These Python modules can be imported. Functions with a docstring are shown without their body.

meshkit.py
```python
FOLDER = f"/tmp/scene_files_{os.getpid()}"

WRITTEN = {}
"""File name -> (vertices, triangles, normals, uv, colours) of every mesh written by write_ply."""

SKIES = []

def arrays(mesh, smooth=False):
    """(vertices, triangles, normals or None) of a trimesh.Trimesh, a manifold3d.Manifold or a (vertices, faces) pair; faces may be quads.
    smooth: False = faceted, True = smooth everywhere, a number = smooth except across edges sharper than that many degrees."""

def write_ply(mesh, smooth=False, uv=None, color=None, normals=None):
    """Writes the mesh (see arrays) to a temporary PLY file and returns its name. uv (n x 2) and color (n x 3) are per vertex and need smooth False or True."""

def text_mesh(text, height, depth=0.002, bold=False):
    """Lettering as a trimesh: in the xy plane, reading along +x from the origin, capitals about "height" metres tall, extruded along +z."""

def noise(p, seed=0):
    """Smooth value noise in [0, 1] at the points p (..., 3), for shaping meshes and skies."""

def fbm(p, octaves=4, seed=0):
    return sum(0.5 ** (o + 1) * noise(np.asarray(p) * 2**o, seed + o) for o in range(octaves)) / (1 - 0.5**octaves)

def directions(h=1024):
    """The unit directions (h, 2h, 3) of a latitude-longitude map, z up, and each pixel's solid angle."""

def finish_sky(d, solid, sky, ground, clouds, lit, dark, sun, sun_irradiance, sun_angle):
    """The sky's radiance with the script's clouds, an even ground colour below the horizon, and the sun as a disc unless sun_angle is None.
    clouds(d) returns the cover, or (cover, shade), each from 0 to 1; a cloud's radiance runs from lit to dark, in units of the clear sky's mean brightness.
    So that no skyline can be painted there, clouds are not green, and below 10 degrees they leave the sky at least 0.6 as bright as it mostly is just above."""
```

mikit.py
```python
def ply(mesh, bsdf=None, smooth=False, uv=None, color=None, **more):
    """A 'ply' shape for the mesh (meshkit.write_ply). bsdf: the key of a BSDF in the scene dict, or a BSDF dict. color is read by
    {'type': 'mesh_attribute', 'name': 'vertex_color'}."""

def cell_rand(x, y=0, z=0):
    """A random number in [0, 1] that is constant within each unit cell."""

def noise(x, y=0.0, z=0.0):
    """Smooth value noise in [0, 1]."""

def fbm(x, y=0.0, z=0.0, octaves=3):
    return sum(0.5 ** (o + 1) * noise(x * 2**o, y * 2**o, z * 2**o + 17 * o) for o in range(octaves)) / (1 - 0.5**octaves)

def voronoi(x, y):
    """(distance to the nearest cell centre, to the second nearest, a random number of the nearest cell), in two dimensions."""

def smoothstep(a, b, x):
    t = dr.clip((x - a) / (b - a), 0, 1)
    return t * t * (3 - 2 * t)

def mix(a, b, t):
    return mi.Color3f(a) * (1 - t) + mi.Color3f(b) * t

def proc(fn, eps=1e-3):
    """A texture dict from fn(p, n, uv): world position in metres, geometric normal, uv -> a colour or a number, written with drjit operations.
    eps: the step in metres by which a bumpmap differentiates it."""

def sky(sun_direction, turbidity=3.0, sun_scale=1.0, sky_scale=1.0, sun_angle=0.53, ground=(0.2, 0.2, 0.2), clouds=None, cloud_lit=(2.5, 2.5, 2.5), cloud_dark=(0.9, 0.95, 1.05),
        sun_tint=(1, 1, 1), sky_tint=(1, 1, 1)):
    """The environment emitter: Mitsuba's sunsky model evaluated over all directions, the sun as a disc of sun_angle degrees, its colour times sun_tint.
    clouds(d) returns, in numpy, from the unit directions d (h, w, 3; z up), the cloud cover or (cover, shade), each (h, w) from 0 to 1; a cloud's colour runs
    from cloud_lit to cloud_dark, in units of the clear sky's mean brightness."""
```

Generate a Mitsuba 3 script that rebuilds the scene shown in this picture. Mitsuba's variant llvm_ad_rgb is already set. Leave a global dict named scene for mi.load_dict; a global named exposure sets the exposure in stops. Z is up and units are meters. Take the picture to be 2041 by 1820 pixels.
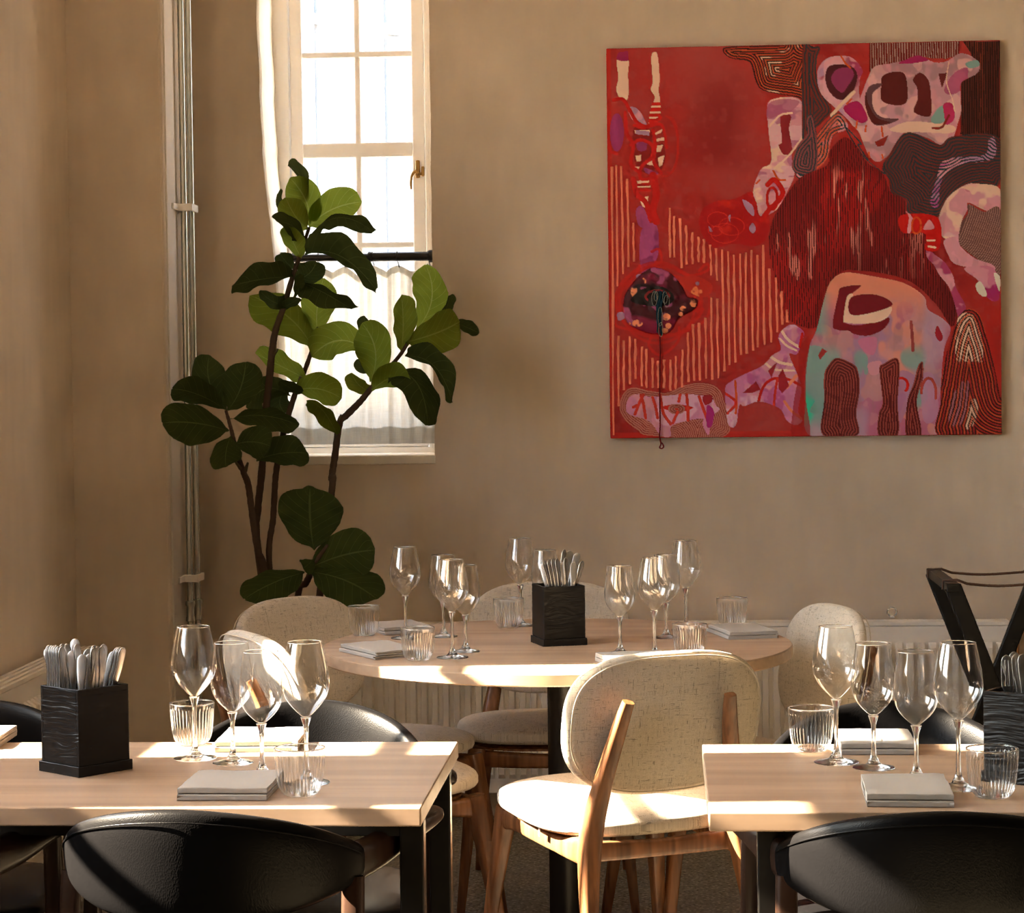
import math, random
import numpy as np
import trimesh
import drjit as dr
import mitsuba as mi
import mikit
import meshkit
from shapely.geometry import Polygon, box as sbox
from shapely import affinity
from scipy import ndimage

T = mi.ScalarTransform4f
rng = np.random.default_rng(7)
scene, labels = {}, {}

# ------------------------------------------------------------------ camera, sky, sun, exposure
yaw, pitch, roll, CAM_Z = -0.0675, -0.0354, -0.0121, 1.37
_f = np.array([math.sin(yaw) * math.cos(pitch), math.cos(yaw) * math.cos(pitch), math.sin(pitch)])
_r = np.cross(_f, [0, 0, 1.0]); _r /= np.linalg.norm(_r)
_u = np.cross(_r, _f)
_up = -math.sin(roll) * _r + math.cos(roll) * _u
scene['camera'] = {'type': 'perspective', 'fov': 2 * math.degrees(math.atan(1020.5 / 4551.27)), 'fov_axis': 'x', 'near_clip': 0.05, 'far_clip': 500.0,
                   'to_world': T().look_at(origin=[0, 0, CAM_Z], target=[float(_f[0]), float(_f[1]), float(CAM_Z + _f[2])], up=[float(v) for v in _up])}
SUN_AZ, SUN_TAN = 0.045, 0.675          # the sun shines along +x, a touch towards the back wall
_e = math.atan(SUN_TAN)
SUN_DIR = (-math.cos(_e) * math.cos(SUN_AZ), -math.cos(_e) * math.sin(SUN_AZ), math.sin(_e))
scene['sky'] = mikit.sky(SUN_DIR, turbidity=3.5, sun_scale=7.6, sky_scale=5.0, sun_angle=0.6, ground=(0.42, 0.39, 0.35), sun_tint=(0.96, 1.0, 1.06), sky_tint=(1.0, 0.955, 0.88))
exposure = 4.17

# ------------------------------------------------------------------ colours and materials
def lin(r, g, b):
    return [(c / 255 / 12.92 if c / 255 < 0.04045 else ((c / 255 + 0.055) / 1.055) ** 2.4) for c in (r, g, b)]

def rgb(v):
    return {'type': 'rgb', 'value': [float(x) for x in v]}

def principled(col, rough=0.5, spec=0.5, **kw):
    return {'type': 'twosided', 'bsdf': {'type': 'principled', 'base_color': col if isinstance(col, dict) else rgb(col), 'roughness': rough, 'specular': spec, **kw}}

def bumped(bsdf, fn, scale, eps=1e-3):
    inner = bsdf['bsdf']
    return {'type': 'twosided', 'bsdf': {'type': 'bumpmap', 'arbitrary': mikit.proc(fn, eps), 'scale': scale, 'bsdf': inner}}

N, FB, SS, MIX = mikit.noise, mikit.fbm, mikit.smoothstep, mikit.mix

def plaster_col(p, n, uv):
    a = FB(p.x * 1.7, p.y * 1.7, p.z * 1.7, 3)
    b = FB(p.x * 9, p.y * 9, p.z * 6, 2)
    c = MIX((0.50, 0.405, 0.310), (0.58, 0.473, 0.365), SS(0.3, 0.7, a))
    c = c * (0.90 + 0.12 * b + 0.08 * FB(p.x * 34, p.y * 34, p.z * 5, 2))
    return c

def plaster_bump(p, n, uv):
    return FB(p.x * 7, p.y * 7, p.z * 5, 2) * 1.2 + FB(p.x * 80, p.y * 80, p.z * 22, 2) * 0.30

def mat(name, b):
    scene[name] = b

mat('m_plaster', bumped(principled(mikit.proc(plaster_col), 0.85, 0.2), plaster_bump, 0.004, 2e-3))
mat('m_plaster_white', bumped(principled(lin(222, 214, 200), 0.8, 0.25), lambda p, n, uv: FB(p.x * 60, p.y * 60, p.z * 25, 3), 0.006, 2e-3))
mat('m_ceiling', principled((0.66, 0.62, 0.55), 0.9, 0.1))

def floor_col(p, n, uv):
    c = MIX((0.115, 0.098, 0.072), (0.16, 0.138, 0.10), FB(p.x * 5, p.y * 5, 0, 2))
    d1, d2, w = mikit.voronoi(p.x * 75, p.y * 75)
    ch = SS(0.34, 0.22, d1)
    chip = MIX((0.30, 0.27, 0.21), (0.04, 0.034, 0.028), SS(0.45, 0.55, w))
    return c * (1 - ch * 0.65) + chip * (ch * 0.65)
mat('m_terrazzo', principled(mikit.proc(floor_col), 0.45, 0.4))
mat('m_white_paint', principled(lin(236, 232, 226), 0.4, 0.4))
mat('m_radiator', principled(lin(214, 206, 196), 0.35, 0.4))
mat('m_pane', {'type': 'thindielectric', 'int_ior': 1.5})
mat('m_brass', principled(lin(150, 116, 64), 0.35, 0.5, metallic=0.9))
mat('m_black_metal', principled((0.007, 0.0065, 0.006), 0.36, 0.3))
mat('m_facade', principled((0.36, 0.385, 0.42), 0.6, 0.3))
mat('m_facade_joint', principled((0.27, 0.29, 0.325), 0.6, 0.3))
mat('m_ground', principled((0.40, 0.37, 0.33), 0.9, 0.1))

# ------------------------------------------------------------------ mesh helpers
def cat(ms):
    return trimesh.util.concatenate([m for m in ms])

def tm(v, f):
    f = np.asarray(f)
    if f.shape[1] == 4:
        f = np.vstack([f[:, [0, 1, 2]], f[:, [0, 2, 3]]])
    return trimesh.Trimesh(np.asarray(v, float), f, process=False)

def bx(x0, x1, y0, y1, z0, z1):
    m = trimesh.creation.box((x1 - x0, y1 - y0, z1 - z0))
    m.apply_translation(((x0 + x1) / 2, (y0 + y1) / 2, (z0 + z1) / 2))
    return m

_oct = trimesh.creation.icosphere(subdivisions=2).vertices
def rbox(x0, x1, y0, y1, z0, z1, r=0.004):
    """A box with rounded edges."""
    c = np.array([[x, y, z] for x in (x0 + r, x1 - r) for y in (y0 + r, y1 - r) for z in (z0 + r, z1 - r)])
    return trimesh.convex.convex_hull((c[:, None] + _oct[None] * r).reshape(-1, 3))

def hull_balls(cs, rs):
    return trimesh.convex.convex_hull(np.vstack([np.asarray(c) + _oct * r for c, r in zip(cs, rs)]))

def loft(rings, cap=True):
    """Closed rings (k, n, 3) joined into a skin."""
    R = np.asarray(rings, float)
    k, n = R.shape[:2]
    i, j = np.meshgrid(np.arange(k - 1), np.arange(n), indexing='ij')
    a, b = i * n + j, i * n + (j + 1) % n
    f = np.stack([a, b, b + n, a + n], -1).reshape(-1, 4)
    v = R.reshape(-1, 3)
    tri = np.vstack([f[:, [0, 1, 2]], f[:, [0, 2, 3]]])
    if cap:
        c0, c1 = R[0].mean(0), R[-1].mean(0)
        v = np.vstack([v, c0, c1])
        j = np.arange(n)
        tri = np.vstack([tri, np.stack([(j + 1) % n, j, j * 0 + k * n], 1), np.stack([(k - 1) * n + j, (k - 1) * n + (j + 1) % n, j * 0 + k * n + 1], 1)])
    return trimesh.Trimesh(v, tri, process=False)

def lathe(prof, n=48, cap=True):
    a = np.arange(n) * 2 * np.pi / n
    return loft([np.stack([r * np.cos(a), r * np.sin(a), a * 0 + z], 1) for r, z in prof], cap)

def frames(path):
    p = np.asarray(path, float)
    t = np.gradient(p, axis=0); t /= np.linalg.norm(t, axis=1, keepdims=True)
    ref = np.array([0, 0, 1.0]) if abs(t[0][2]) < 0.9 else np.array([1.0, 0, 0])
    a = np.cross(t[0], ref); a /= np.linalg.norm(a)
    A = []
    for q in t:
        a = a - q * (a @ q); a /= np.linalg.norm(a); A.append(a)
    A = np.array(A)
    return p, t, A, np.cross(t, A)

def tube(path, r, sides=10, cap=True):
    p, t, a, b = frames(path)
    r = np.broadcast_to(r, (len(p),))
    ang = np.arange(sides) * 2 * np.pi / sides
    return loft([p[i] + r[i] * (np.cos(ang)[:, None] * a[i] + np.sin(ang)[:, None] * b[i]) for i in range(len(p))], cap)

def spline(pts, n=24):
    """Catmull-Rom through the points."""
    p = np.asarray(pts, float)
    q = np.vstack([2 * p[0] - p[1], p, 2 * p[-1] - p[-2]])
    out = []
    seg = len(p) - 1
    for s in np.linspace(0, seg, n):
        i = min(int(s), seg - 1); t = s - i
        a, b, c, d = q[i:i + 4]
        out.append(0.5 * (2 * b + (c - a) * t + (2 * a - 5 * b + 4 * c - d) * t * t + (3 * b - a - 3 * c + d) * t ** 3))
    return np.array(out)

def extrude(poly, h):
    return trimesh.creation.extrude_polygon(poly, h, engine='earcut')

def sub(m, n=1):
    for _ in range(n):
        m = m.subdivide()
    return m

# ------------------------------------------------------------------ naming
def key_for(name):
    if name not in scene and name not in labels and not any(k.startswith(name + '__') for k in scene):
        return name
    i = 1
    while True:
        k = f'{name}_{i:03d}'
        if k not in scene and k not in labels and not any(q.startswith(k + '__') for q in scene):
            return k
        i += 1

def thing(name, label, category, group=None):
    k = key_for(name)
    labels[k] = {'label': label, 'category': category}
    if group:
        labels[k]['group'] = group
    return k

ORD = ['first', 'second', 'third', 'fourth', 'fifth', 'sixth', 'seventh']
_count = {}
def part(holder, name, shape, label=None, M=None):
    base = f'{holder}__{name}'
    i = _count.get(base, 0); _count[base] = i + 1
    k = base if i == 0 else f'{base}_{i:03d}'
    scene[k] = {**shape, 'to_world': M} if M is not None else shape
    if label:
        labels[k] = {'label': label}
    return k

def struct(name, shape, label=None):
    scene[name] = shape
    labels[name] = {'kind': 'structure', **({'label': label} if label else {})}
    return name

def place(x, y, z=0.0, deg=0.0):
    return T().translate([float(x), float(y), float(z)]).rotate([0, 0, 1], float(deg))

P = mikit.ply

# ================================================================== THE SETTING
XL, WB, PIER_X, PIER_Y = -1.742, 7.045, -1.459, 6.621
XR, YF, ZC = 6.0, -5.0, 3.3
struct('floor', P(bx(XL - 0.4, XR + 0.3, YF - 0.3, WB + 0.4, -0.1, 0.0), 'm_terrazzo'), 'speckled brown-grey terrazzo floor')
struct('ceiling', P(bx(XL - 0.4, XR + 0.3, YF - 0.3, WB + 0.4, ZC, ZC + 0.15), 'm_ceiling'))
mat('m_dark_wall', principled((0.13, 0.10, 0.08), 0.8, 0.2))
struct('wall_right', P(bx(XR, XR + 0.3, YF - 0.3, WB + 0.4, 0, ZC), 'm_dark_wall'))

# windows of the left wall and of the front wall (outside the frame): (y0, y1)
LEFT_WINDOWS = [(3.66, 4.90), (2.02, 3.285)]
SILL, HEAD = 1.12, 2.74
HEADS = [2.74, 2.305]          # unseen nearer window, its head lowered to cut its sun band short
wall2d = sbox(YF - 0.3, 0, WB + 0.4, ZC)
for (a, b), hd in zip(LEFT_WINDOWS, HEADS):
    wall2d = wall2d.difference(sbox(a, SILL, b, hd))
m = extrude(wall2d, 0.36)          # x -> y, y -> z, z -> x
m = tm(np.stack([m.vertices[:, 2] + XL - 0.36, m.vertices[:, 0], m.vertices[:, 1]], 1), m.faces)
struct('wall_left', P(m, 'm_plaster'), 'beige rough plaster wall at the left')
FRONT_WINDOWS = []
wall2d = sbox(XL - 0.36, 0, XR + 0.3, ZC)
for a, b in FRONT_WINDOWS:
    wall2d = wall2d.difference(sbox(a, SILL, b, HEAD))
m = extrude(wall2d, 0.36)
m = tm(np.stack([m.vertices[:, 0], YF - m.vertices[:, 2], m.vertices[:, 1]], 1), m.faces[:, ::-1])
struct('wall_front', P(m, 'm_dark_wall'))

# back wall with the narrow window; its left jamb is hand-plastered and wavers
zz = np.linspace(1.125, 2.76, 46)
jl = np.interp(zz, [1.125, 1.5, 1.72, 1.80, 1.95, 2.15, 2.45, 2.76], [-1.200, -1.203, -1.207, -1.216, -1.234, -1.246, -1.251, -1.262])
jl = jl + 0.006 * (meshkit.fbm(np.stack([zz * 9, zz * 0, zz * 0], 1), 3, 4) - 0.5) * 2
jr = -0.716 + 0.004 * (meshkit.fbm(np.stack([zz * 8, zz * 0 + 3, zz * 0], 1), 3, 8) - 0.5) * 2
hole = Polygon(np.vstack([np.stack([jr, zz], 1), np.stack([jl, zz], 1)[::-1]]))
wall2d = sbox(XL - 0.36, 0, XR + 0.3, ZC).difference(hole)
m = extrude(wall2d, 0.36)
m = tm(np.stack([m.vertices[:, 0], WB + m.vertices[:, 2], m.vertices[:, 1]], 1), m.faces[:, ::-1])
struct('wall_back', P(m, 'm_plaster'), 'beige rough plaster wall behind the round table')
pier = trimesh.util.concatenate([rbox(XL - 0.05, PIER_X, PIER_Y, WB + 0.05, -0.02, ZC + 0.02, 0.012)])
struct('wall_pier', P(pier, 'm_plaster', smooth=40), 'projecting plaster pier in the left corner')

# ---- window_1: the narrow window in the back wall
GY = 7.325
W1 = 'window_1'
labels[W1] = {'kind': 'structure', 'label': 'narrow white painted casement window with small panes behind the fig'}
# plaster reveal, jamb face painted white (left), thin slab following the wavering jamb
rows = []
for z, x in zip(zz, jl):
    bump = 0.004 * meshkit.fbm(np.array([[z * 23, 1.0, 2.0]]), 3, 5)[0]
    rows.append([[x + 0.001, WB - 0.004, z], [x + 0.006 + bump, WB + 0.004, z], [x + 0.008 + bump, WB + 0.13, z], [x + 0.007, WB + 0.245, z], [x + 0.001, WB + 0.25, z]])
part(W1, 'reveal', P(loft(rows), 'm_plaster_white', smooth=45), 'rough white plaster reveal')
part(W1, 'sill', P(rbox(-1.205, -0.714, WB - 0.006, GY + 0.02, 1.100, 1.127, 0.004), 'm_plaster_white', smooth=40))
fr = [bx(-1.262, -1.197, GY - 0.035, GY + 0.05, 1.12, 2.80), bx(-0.752, -0.700, GY - 0.035, GY + 0.05, 1.12, 2.80), bx(-1.26, -0.70, GY - 0.035, GY + 0.05, 2.745, 2.80), bx(-1.26, -0.70, GY - 0.035, GY + 0.05, 1.115, 1.145),
      bx(-1.203, -1.196, GY - 0.042, GY - 0.02, 1.14, 2.75), bx(-0.757, -0.749, GY - 0.042, GY - 0.02, 1.14, 2.75)]
part(W1, 'frame', P(cat(fr), 'm_white_paint'))
part(W1, 'sash', P(cat([rbox(-1.193, -1.153, GY - 0.028, GY + 0.02, 1.146, 2.744, 0.005), rbox(-0.801, -0.760, GY - 0.028, GY + 0.02, 1.146, 2.744, 0.005),
                        rbox(-1.165, -0.79, GY - 0.0275, GY + 0.0195, 1.146, 1.205, 0.005), rbox(-1.165, -0.79, GY - 0.0275, GY + 0.0195, 2.70, 2.744, 0.005)]), 'm_white_paint', smooth=40))
MZ = [1.205, 1.489, 1.794, 2.099, 2.404, 2.70]
for z, t in zip(MZ[1:-1], (0.010, 0.010, 0.024, 0.010)):
    part(W1, 'muntin', P(rbox(-1.160, -0.795, GY - 0.02, GY + 0.014, z - t, z + t, 0.006), 'm_white_paint', smooth=40))
part(W1, 'muntin', P(rbox(-0.986, -0.966, GY - 0.019, GY + 0.013, 1.18, 2.72, 0.006), 'm_white_paint', smooth=40))
for i in range(5):
    for x0, x1 in ((-1.155, -0.984), (-0.968, -0.799)):
        part(W1, 'pane', P(tm([[x0, GY, MZ[i]], [x1, GY, MZ[i]], [x1, GY, MZ[i + 1]], [x0, GY, MZ[i + 1]]], [[0, 1, 2, 3]]), 'm_pane'))
# latch
lt = [rbox(-0.791, -0.777, GY - 0.036, GY - 0.027, 2.005, 2.062, 0.004), rbox(-0.772, -0.762, GY - 0.042, GY - 0.03, 2.01, 2.042, 0.004)]
lt.append(tube(spline([(-0.782, GY - 0.045, 2.022), (-0.792, GY - 0.05, 2.024), (-0.801, GY - 0.054, 2.010), (-0.804, GY - 0.055, 1.985), (-0.803, GY - 0.055, 1.968)], 12), np.linspace(0.006, 0.003, 12), 8))
lt.append(tube([(-0.784, GY - 0.03, 2.022), (-0.784, GY - 0.05, 2.022)], 0.006, 10))
lt.append(tube([(-0.79, GY - 0.036, 2.018), (-0.763, GY - 0.036, 2.018)], 0.005, 8))
part(W1, 'latch', P(cat(lt), 'm_brass', smooth=40), 'small brass window latch')

# ---- windows outside the frame, which let in the sun and the daylight
mat('m_sheer', {'type': 'principledthin', 'base_color': rgb((0.80, 0.75, 0.66)), 'roughness': 0.8, 'diff_trans': 1.1, 'spec_trans': 0.0})
def side_window(name, a, b, to, HEAD):
    """A three-light window of the hidden walls; to(u, d, z): u along the wall, d the depth outwards."""
    labels[name] = {'kind': 'structure'}
    def bar(u0, u1, d0, d1, z0, z1):
        m = bx(u0, u1, d0, d1, z0, z1)
        v = to(m.vertices)
        t = tm(v, m.faces); trimesh.repair.fix_normals(t)
        return t
    d0, d1 = 0.25, 0.31
    part(name, 'frame', P(cat([bar(a - 0.02, a + 0.035, d0, d1, SILL, HEAD), bar(b - 0.035, b + 0.02, d0, d1, SILL, HEAD), bar(a, b, d0, d1, HEAD - 0.05, HEAD + 0.02), bar(a, b, d0, d1, SILL - 0.02, SILL + 0.05)]), 'm_white_paint'))
    us = np.linspace(a, b, 4)
    for u in us[1:-1]:
        part(name, 'muntin', P(bar(u - 0.011, u + 0.011, d0 + 0.01, d1 - 0.01, SILL, HEAD), 'm_white_paint'))
    zs = [SILL] + [z for z in (1.489, 1.794, 2.099, 2.404) if z < HEAD - 0.1] + [HEAD]
    for z, t in zip(zs[1:-1], (0.011, 0.013, 0.026, 0.012)):
        part(name, 'muntin', P(bar(a, b, d0 + 0.01, d1 - 0.01, z - t, z + t), 'm_white_paint'))
    for i in range(3):
        for k in range(len(zs) - 1):
            q = to(np.array([[us[i], 0.28, zs[k]], [us[i + 1], 0.28, zs[k]], [us[i + 1], 0.28, zs[k + 1]], [us[i], 0.28, zs[k + 1]]]))
            part(name, 'pane', P(tm(q, [[0, 1, 2, 3]]), 'm_pane'))
    part(name, 'sill', P(bar(a - 0.01, b + 0.01, -0.01, 0.26, SILL - 0.03, SILL + 0.002), 'm_plaster_white'))
to_left = lambda v: np.stack([XL - v[:, 1], v[:, 0], v[:, 2]], 1)
to_front = lambda v: np.stack([v[:, 0], YF - v[:, 1], v[:, 2]], 1)
for i, (a, b) in enumerate(LEFT_WINDOWS):
    side_window(f'window_{i + 2}', a, b, to_left, HEADS[i])
for i, (a, b) in enumerate(FRONT_WINDOWS):
    side_window(f'window_{i + 5}', a, b, to_front, HEAD)

# ---- outside
struct('ground', P(bx(-60, 60, -60, 60, -0.9, -0.6), 'm_ground'))

# the pale panelled building across the lane, seen through the back window
fac = 'panelled_building'
labels[fac] = {'label': 'pale panelled building outside the narrow back window', 'category': 'building'}
part(fac, 'wall', P(bx(-9, 6, 15.0, 17.0, -0.6, 9.0), 'm_facade_joint'))
for i, x in enumerate(np.arange(-8.7, 5.9, 0.46)):
    for z0, z1 in ((-0.4, 1.95), (1.985, 3.6), (3.635, 5.6), (5.635, 8.8)):
        part(fac, 'panel', P(bx(x, x + 0.44, 14.965, 15.01, z0, z1), 'm_facade'))
part(fac, 'gutter', P(tube([(-9, 14.93, 4.80), (6, 14.93, 2.40)], 0.035, 8), 'm_facade_joint'))

# ================================================================== MATERIALS OF THE THINGS
def oak_col(p, n, uv):
    g = FB(p.x * 2.2, p.y * 34, p.z * 34, 3)
    h = FB(p.x * 5, p.y * 150, p.z * 150, 2)
    band = N(p.x * 0.3, p.y * 9 + 4, 1.0)
    c = MIX((0.305, 0.205, 0.136), (0.355, 0.243, 0.163), SS(0.25, 0.75, g))
    c = c * (0.94 + 0.09 * h) * (0.96 + 0.07 * band)
    return c
mat('m_oak', principled(mikit.proc(oak_col), 0.42, 0.4))

def walnut_col(p, n, uv):
    g = FB(p.x * 70, p.y * 70, p.z * 4, 3)
    return MIX((0.085, 0.031, 0.012), (0.20, 0.080, 0.030), SS(0.25, 0.75, g))
mat('m_walnut', principled(mikit.proc(walnut_col), 0.38, 0.5))
mat('m_dark_walnut', principled(mikit.proc(lambda p, n, uv: MIX((0.016, 0.008, 0.005), (0.034, 0.016, 0.010), FB(p.x * 60, p.y * 60, p.z * 5, 2))), 0.28, 0.6))

def weave_col(p, n, uv):
    u, v = uv.x, uv.y
    a = N(u * 1000, v * 75, 1.0)
    b = N(u * 75, v * 1000, 5.0)
    fine = N(u * 1400, v * 1400, 9.0)
    c = MIX((0.39, 0.332, 0.265), (0.50, 0.435, 0.350), 0.5 * a + 0.5 * b)
    fleck = dr.maximum(SS(0.80, 0.92, a), SS(0.80, 0.92, b))
    return c * (1 - 0.50 * fleck) * (0.86 + 0.28 * fine)
mat('m_weave', principled(mikit.proc(weave_col), 0.9, 0.15, sheen=0.25))
mat('m_piping', principled((0.45, 0.38, 0.29), 0.9, 0.1))

def leather_bump(p, n, uv):
    d1, d2, w = mikit.voronoi(p.x * 420 + p.z * 90, p.y * 420 + p.z * 330)
    return d1
mat('m_leather', bumped(principled((0.0030, 0.0029, 0.0032), 0.34, 0.09), leather_bump, 0.00018, 4e-4))

def black_wood_bump(p, n, uv):
    w = FB(p.x * 12, p.y * 12, p.z * 12, 2) * 5
    return FB(p.x * 18 + w, p.y * 18 + w, p.z * 260 + w * 2.2, 2)
mat('m_black_wood', bumped(principled((0.0048, 0.0042, 0.0038), 0.38, 0.24), black_wood_bump, 0.0022, 6e-4))
mat('m_steel', {'type': 'twosided', 'bsdf': {'type': 'roughconductor', 'material': 'none', 'specular_reflectance': rgb((0.50, 0.475, 0.45)), 'alpha': 0.12, 'distribution': 'ggx'}})
mat('m_chrome', {'type': 'twosided', 'bsdf': {'type': 'roughconductor', 'material': 'none', 'specular_reflectance': rgb((0.66, 0.67, 0.62)), 'alpha': 0.12, 'distribution': 'ggx'}})
mat('m_linen', bumped(principled(lin(152, 145, 138), 0.9, 0.1, sheen=0.2), lambda p, n, uv: N(p.x * 900, p.y * 900, p.z * 900), 0.0002, 3e-4))
mat('m_glass', {'type': 'roughdielectric', 'int_ior': 1.5, 'alpha': 0.015, 'distribution': 'ggx'})
mat('m_thin_glass', {'type': 'blendbsdf', 'weight': 0.003, 'a': {'type': 'thindielectric', 'int_ior': 1.52}, 'b': {'type': 'twosided', 'bsdf': {'type': 'diffuse', 'reflectance': rgb((0.6, 0.6, 0.6))}}})

def leaf_col(p, n, uv):
    v = dr.abs(uv.y)
    mid = SS(0.055, 0.015, v)
    k = uv.x * 7.5 - v * 2.1
    ln = dr.abs(k - dr.floor(k) - 0.5)
    vein = dr.maximum(mid, SS(0.06, 0.02, ln) * 0.55)
    base = MIX((0.130, 0.172, 0.020), (0.175, 0.215, 0.026), FB(p.x * 25, p.y * 25, p.z * 25, 2))
    return base * (1 - vein) + mi.Color3f(0.24, 0.28, 0.07) * vein
def shaded_leaf_col(p, n, uv):  # darker copy of the leaf colour, with the shade put into it
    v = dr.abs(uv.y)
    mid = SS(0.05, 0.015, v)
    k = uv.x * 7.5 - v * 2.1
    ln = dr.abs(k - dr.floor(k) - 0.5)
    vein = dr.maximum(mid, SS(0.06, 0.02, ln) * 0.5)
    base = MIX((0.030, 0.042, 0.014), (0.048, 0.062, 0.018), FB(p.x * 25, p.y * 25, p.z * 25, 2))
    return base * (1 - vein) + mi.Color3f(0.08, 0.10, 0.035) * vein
mat('m_shaded_leaf', {'type': 'principledthin', 'base_color': mikit.proc(shaded_leaf_col), 'roughness': 0.27, 'spec_trans': 0.0, 'diff_trans': 0.9, 'eta': 1.5})
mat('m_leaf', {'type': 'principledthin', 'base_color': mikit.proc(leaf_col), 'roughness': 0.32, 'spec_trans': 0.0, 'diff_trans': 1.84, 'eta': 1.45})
mat('m_stem', bumped(principled((0.055, 0.036, 0.024), 0.8, 0.2), lambda p, n, uv: N(p.x * 60, p.y * 60, p.z * 160), 0.004, 1e-3))
mat('m_twig', principled((0.075, 0.058, 0.030), 0.7, 0.2))
mat('m_planter', principled((0.055, 0.050, 0.046), 0.6, 0.3))
mat('m_soil', principled((0.03, 0.022, 0.016), 0.95, 0.05))
def curtain_col(p, n, uv):
    a = N(uv.x * 900, uv.y * 40, 2.0); b = N(uv.x * 40, uv.y * 900, 3.0)
    return MIX((0.50, 0.475, 0.42), (0.62, 0.595, 0.54), 0.5 * a + 0.5 * b)
mat('m_curtain', {'type': 'principledthin', 'base_color': mikit.proc(curtain_col), 'roughness': 0.9, 'spec_trans': 0.0, 'diff_trans': 1.15})
mat('m_cord', principled((0.060, 0.028, 0.016), 0.6, 0.3))
mat('m_copper', principled((0.55, 0.27, 0.13), 0.3, 0.5, metallic=1.0))
mat('m_pipe_board', principled(lin(192, 180, 165), 0.6, 0.3))
mat('m_white_plastic', principled(lin(222, 216, 208), 0.4, 0.4))

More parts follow.
